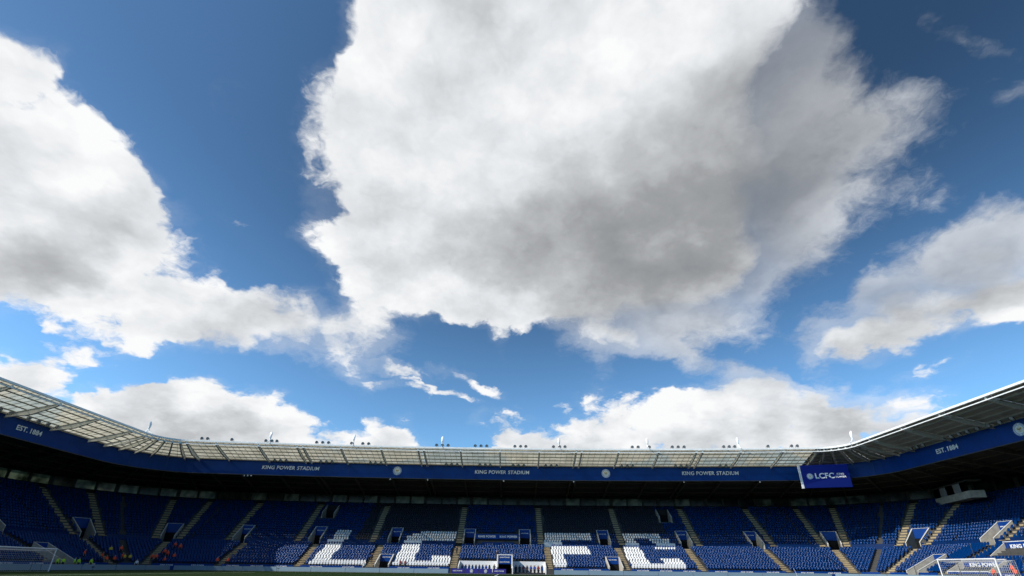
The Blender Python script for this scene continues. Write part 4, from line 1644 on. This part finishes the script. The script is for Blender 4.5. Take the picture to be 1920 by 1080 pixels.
pan = [(-10.9, -8.5, 'text', 'leftmost'), (-8.4, -5.8, 'crest', 'second from left'), (-5.7, -3.2, 'crest', 'third from left'), (-3.1, -0.6, 'text', 'rightmost')]
for x0, x1, kind, which in pan:
    x0, x1 = x0 * 1.013, x1 * 1.013
    root = thing('dugout_board', ((x0 + x1) / 2, 100.2, 0), 'purple board with %s before the left dugout, %s of four' % (
        'KING POWER lettering' if kind == 'text' else 'a round crest', which), 'board', 'purple boards before the left dugout')
    b = MB()
    b.box(x0, x1, 100.15, 100.25, 0.02, 0.86)
    b.build('panel', M['purple'], root)
    c = Vector(((x0 + x1) / 2, 100.12, 0.46))
    if kind == 'text':
        put_text('KING POWER', 0.28, root, frame(c, (1, 0, 0)), 0, 0.02)
    else:
        link('crest', CREST, root, frame(c, (1, 0, 0)) @ Matrix.Diagonal((.34, .34, 1, 1)))

# ------------------------------------------------------------------ people
def person_mesh(pose):
    V, E, RAD, TAGS = [], [], [], []

    def j(co, r, t, par=None):
        V.append(Vector(co))
        RAD.append(r if isinstance(r, tuple) else (r, r))
        TAGS.append(t)
        i = len(V) - 1
        if par is not None:
            E.append((par, i))
        return i
    sit = pose == 'sit'
    zb = 0.48 if sit else 0.95
    pel = j((0, 0, zb), (.15, .11), 3)
    sp = j((0, 0.02 if sit else 0, zb + .22), (.14, .10), 2, pel)
    ch = j((0, 0.03 if sit else 0, zb + .42), (.17, .115), 2, sp)
    nk = j((0, .01, zb + .56), .055, 0, ch)
    hb = j((0, -.015, zb + .63), (.065, .075), 0, nk)
    hm = j((0, -.01, zb + .72), (.078, .095), 0, hb)
    ht = j((0, .015, zb + .80), (.068, .080), 1, hm)
    j((0, -.115, zb + .70), .014, 0, hm)
    for s in (-1, 1):
        j((s * .088, 0, zb + .70), .016, 0, hm)
        sh = j((s * .19, .01, zb + .47), .062, 2, ch)
        if sit:
            el = j((s * .25, -.02, zb + .20), .048, 2, sh)
            wr = j((s * .16, -.25, zb + .14), .034, 2, el)
            pm = j((s * .12, -.33, zb + .13), (.036, .022), 0, wr)
            tips = [((s * (.08 + .018 * k), -.40 - .006 * (k in (1, 2)), zb + .11)) for k in range(4)]
            th = (s * .07, -.34, zb + .15)
        else:
            el = j((s * .25, .03, zb + .20), .048, 2, sh)
            wr = j((s * .27, -.05, zb - .03), .034, 2, el)
            pm = j((s * .27, -.07, zb - .11), (.026, .036), 0, wr)
            tips = [((s * .265, -.10 + .02 * k, zb - .20 - .008 * (k in (1, 2)))) for k in range(4)]
            th = (s * .25, -.13, zb - .14)
        for t in tips:
            j(t, .010, 0, pm)
        j(th, .011, 0, pm)
        if sit:
            hp = j((s * .10, -.02, zb - .02), .095, 3, pel)
            kn = j((s * .13, -.44, zb + .02), .068, 3, hp)
            an = j((s * .13, -.42, .10), .045, 3, kn)
            j((s * .14, -.60, .045), .042, 4, an)
        else:
            hp = j((s * .10, 0, zb - .07), .095, 3, pel)
            kn = j((s * .11, -.02, .50), .065, 3, hp)
            an = j((s * .11, .02, .10), .045, 3, kn)
            j((s * .12, -.16, .045), .042, 4, an)
    me = bpy.data.meshes.new('person_skeleton')
    me.from_pydata(V, E, [])
    ob = bpy.data.objects.new('person_source', me)
    COL.objects.link(ob)
    sk = ob.modifiers.new('skin', 'SKIN')
    sk.use_smooth_shade = True
    for i, r in enumerate(RAD):
        me.skin_vertices[0].data[i].radius = r
        me.skin_vertices[0].data[i].use_root = (i == pel)
    sb = ob.modifiers.new('sub', 'SUBSURF')
    sb.levels = sb.render_levels = 1
    dg = bpy.context.evaluated_depsgraph_get()
    out = bpy.data.meshes.new_from_object(ob.evaluated_get(dg))
    bpy.data.objects.remove(ob)
    out.materials.clear()
    for k in ('skin', 'hair', 'track_dark', 'trouser', 'hair'):
        out.materials.append(M[k])
    for p in out.polygons:
        c = p.center
        best, bt = 1e9, 0
        for v0, r, t in zip(V, RAD, TAGS):
            d = (v0 - c).length - max(r)
            if d < best:
                best, bt = d, t
        if bt == 0 and c.z > zb + .67 and c.y > .03:
            bt = 1
        p.material_index = bt
    return out


PM = {'stand': person_mesh('stand'), 'sit': person_mesh('sit')}


def person(pose, pos, face, jacket, label, group=None, size=1.0):
    o = link('person', PM[pose])
    o.location = pos
    o.rotation_euler = (0, 0, face)
    o.scale = (size, size, size)
    o.material_slots[2].link = 'OBJECT'
    o.material_slots[2].material = M[jacket]
    tag(o, label, 'person', group)
    return o


def on_row(seg, u, row, up=False):
    rows = LOW + UP
    s, z = rows[row]
    return P(seg, u, s + .30, z + .03)


def facing(seg, u, extra=0.0):
    n = N(seg, u)
    return math.atan2(-n.x, n.y) + extra


# stewards in lime, orange and yellow in the shaded left corner
for k, (y, wh) in enumerate(((82.9, 'leftmost, beside the goal post'), (84.0, 'second from the left'), (86.2, 'third from the left'), (87.0, 'fourth from the left'), (89.6, 'rightmost'))):
    p = P('L', y, -0.9)
    person('stand', p, facing('L', y, random.uniform(-.5, .5)), 'vest_yellow', 'steward in lime jacket by the left goal, ' + wh, 'stewards in lime jackets', 1.03)


def corner_u(seg, x, y):
    return math.atan2(y - CY, abs(x - X0) - CX)


og = [('L', 91.1, 1, 'stand', 'vest_orange', 'nearest the lime stewards, up the steps'),
      ('CL', R(6), 0, 'stand', 'vest_orange', 'first of the group of four at the corner front'), ('CL', R(14), 0, 'sit', 'vest_orange', 'second of the group of four at the corner front'),
      ('CL', R(26), 0, 'sit', 'vest_orange', 'third of the group of four at the corner front'), ('CL', R(36), 0, 'stand', 'vest_orange', 'fourth of the group of four at the corner front'),
      ('CL', R(38), 4, 'stand', 'vest_orange', 'alone four rows up in the dark corner'),
      ('CL', R(76), 0, 'stand', 'vest_orange', 'left one of three low beside the corner aisle'), ('F', UF(-67.0), 0, 'stand', 'vest_orange', 'middle one of three low beside the corner aisle'),
      ('F', UF(-65.4), 0, 'sit', 'vest_orange', 'right one of three low beside the corner aisle'),
      ('F', UF(-66.9), 3, 'stand', 'vest_orange', 'left one of the pair a few rows up'), ('F', UF(-65.9), 2, 'stand', 'vest_orange', 'lower one of the pair a few rows up'),
      ('F', UF(-64.6), 2, 'sit', 'vest_orange', 'right of the pair a few rows up, lower'), ('F', UF(-66.8), 7, 'stand', 'vest_orange', 'left one of the pair highest up'),
      ('F', UF(-65.4), 6, 'stand', 'vest_orange', 'right one of the pair highest up'),
      ('F', UF(-55.9), 0, 'sit', 'vest_orange', 'left one of the pair at the front beside the aisle'), ('F', UF(-54.0), 0, 'sit', 'vest_orange', 'right one of the pair at the front beside the aisle'),
      ('CL', R(40), 1, 'sit', 'vest_gold', 'seated left in the corner'), ('CL', R(47), 1, 'sit', 'vest_gold', 'seated right in the corner'), ('CL', R(30), 5, 'sit', 'vest_gold', 'seated high in the corner')]
for seg, u, row, pose, jk, wh in og:
    col = {'vest_orange': 'orange', 'vest_gold': 'yellow'}[jk]
    person(pose, on_row(seg, u, row), facing(seg, u, random.uniform(-.6, .6)), jk, 'steward in %s jacket, %s' % (col, wh), 'stewards in %s jackets' % col, 1.05)
p = P('CL', R(58), -0.5)
person('stand', p, facing('CL', R(58)), 'white_panel', 'person in pale top standing at the dark left corner', None)
# right-hand end
person('stand', P('R', 73.6, -0.7), facing('R', 73.6), 'vest_orange', 'steward in orange jacket standing just right of the right goal', 'stewards in orange jackets', 1.05)
person('sit', on_row('R', 72.6, 0), facing('R', 72.6), 'vest_orange', 'steward in orange jacket seated behind the right goal net', 'stewards in orange jackets', 1.05)
person('stand', P('R', 70.4, -0.7), facing('R', 70.4, .4), 'vest_orange', 'steward in orange jacket at the right edge of the picture', 'stewards in orange jackets', 1.05)
# far stand
person('sit', on_row('F', UF(-2.6), 6), facing('F', UF(-2.6)), 'track_dark', 'person in dark jacket seated alone above the tunnel')
person('stand', P('F', UF(-27.2), 2.2, LOW[2][1]), facing('F', UF(-27.2), .4), 'track_dark', 'person in black standing on the aisle right of the letter L')
person('stand', P('F', UF(-27.9), -0.6), facing('F', UF(-27.9), .4), 'white_panel', 'person in white top at the foot of the aisle by letter L')
person('sit', on_row('F', UF(-21.3), 0), facing('F', UF(-21.3)), 'track_red', 'left one of two people in dark red at the foot of left C')
person('sit', on_row('F', UF(-20.4), 0), facing('F', UF(-20.4)), 'track_red', 'right one of two people in dark red at the foot of left C')
person('stand', P('F', UF(-10.9), 6.4, LOW[7][1]), facing('F', UF(-10.9)), 'track_dark', 'person in black on the aisle left of the tunnel block')
person('stand', P('F', UF(-2.9), -0.6), facing('F', UF(-2.9), -.5), 'track_dark', 'person in dark clothes standing beside the tunnel mouth')
jk = ['track_dark', 'track_dark', 'track_red', 'track_dark', 'track_blue', 'track_blue', 'track_red', 'track_dark']
nm = {'track_dark': 'dark', 'track_red': 'maroon', 'track_blue': 'royal blue'}
for di, k, x in DSEATS:
    p = local('F', UF(x)) @ Vector((0, 1.72, 0.27))
    if di == 1 and k < 7:
        person('sit', p, facing('F', UF(x)), jk[k], 'person in %s tracksuit sitting %s from the left in right dugout' % (nm[jk[k]], ORD[k]), 'people sitting in the dugouts', 1.02)
    elif di == 0 and k in (7,):
        person('sit', p, facing('F', UF(x)), 'track_blue', 'person in royal blue sitting in the left dugout near the tunnel', 'people sitting in the dugouts', 1.02)
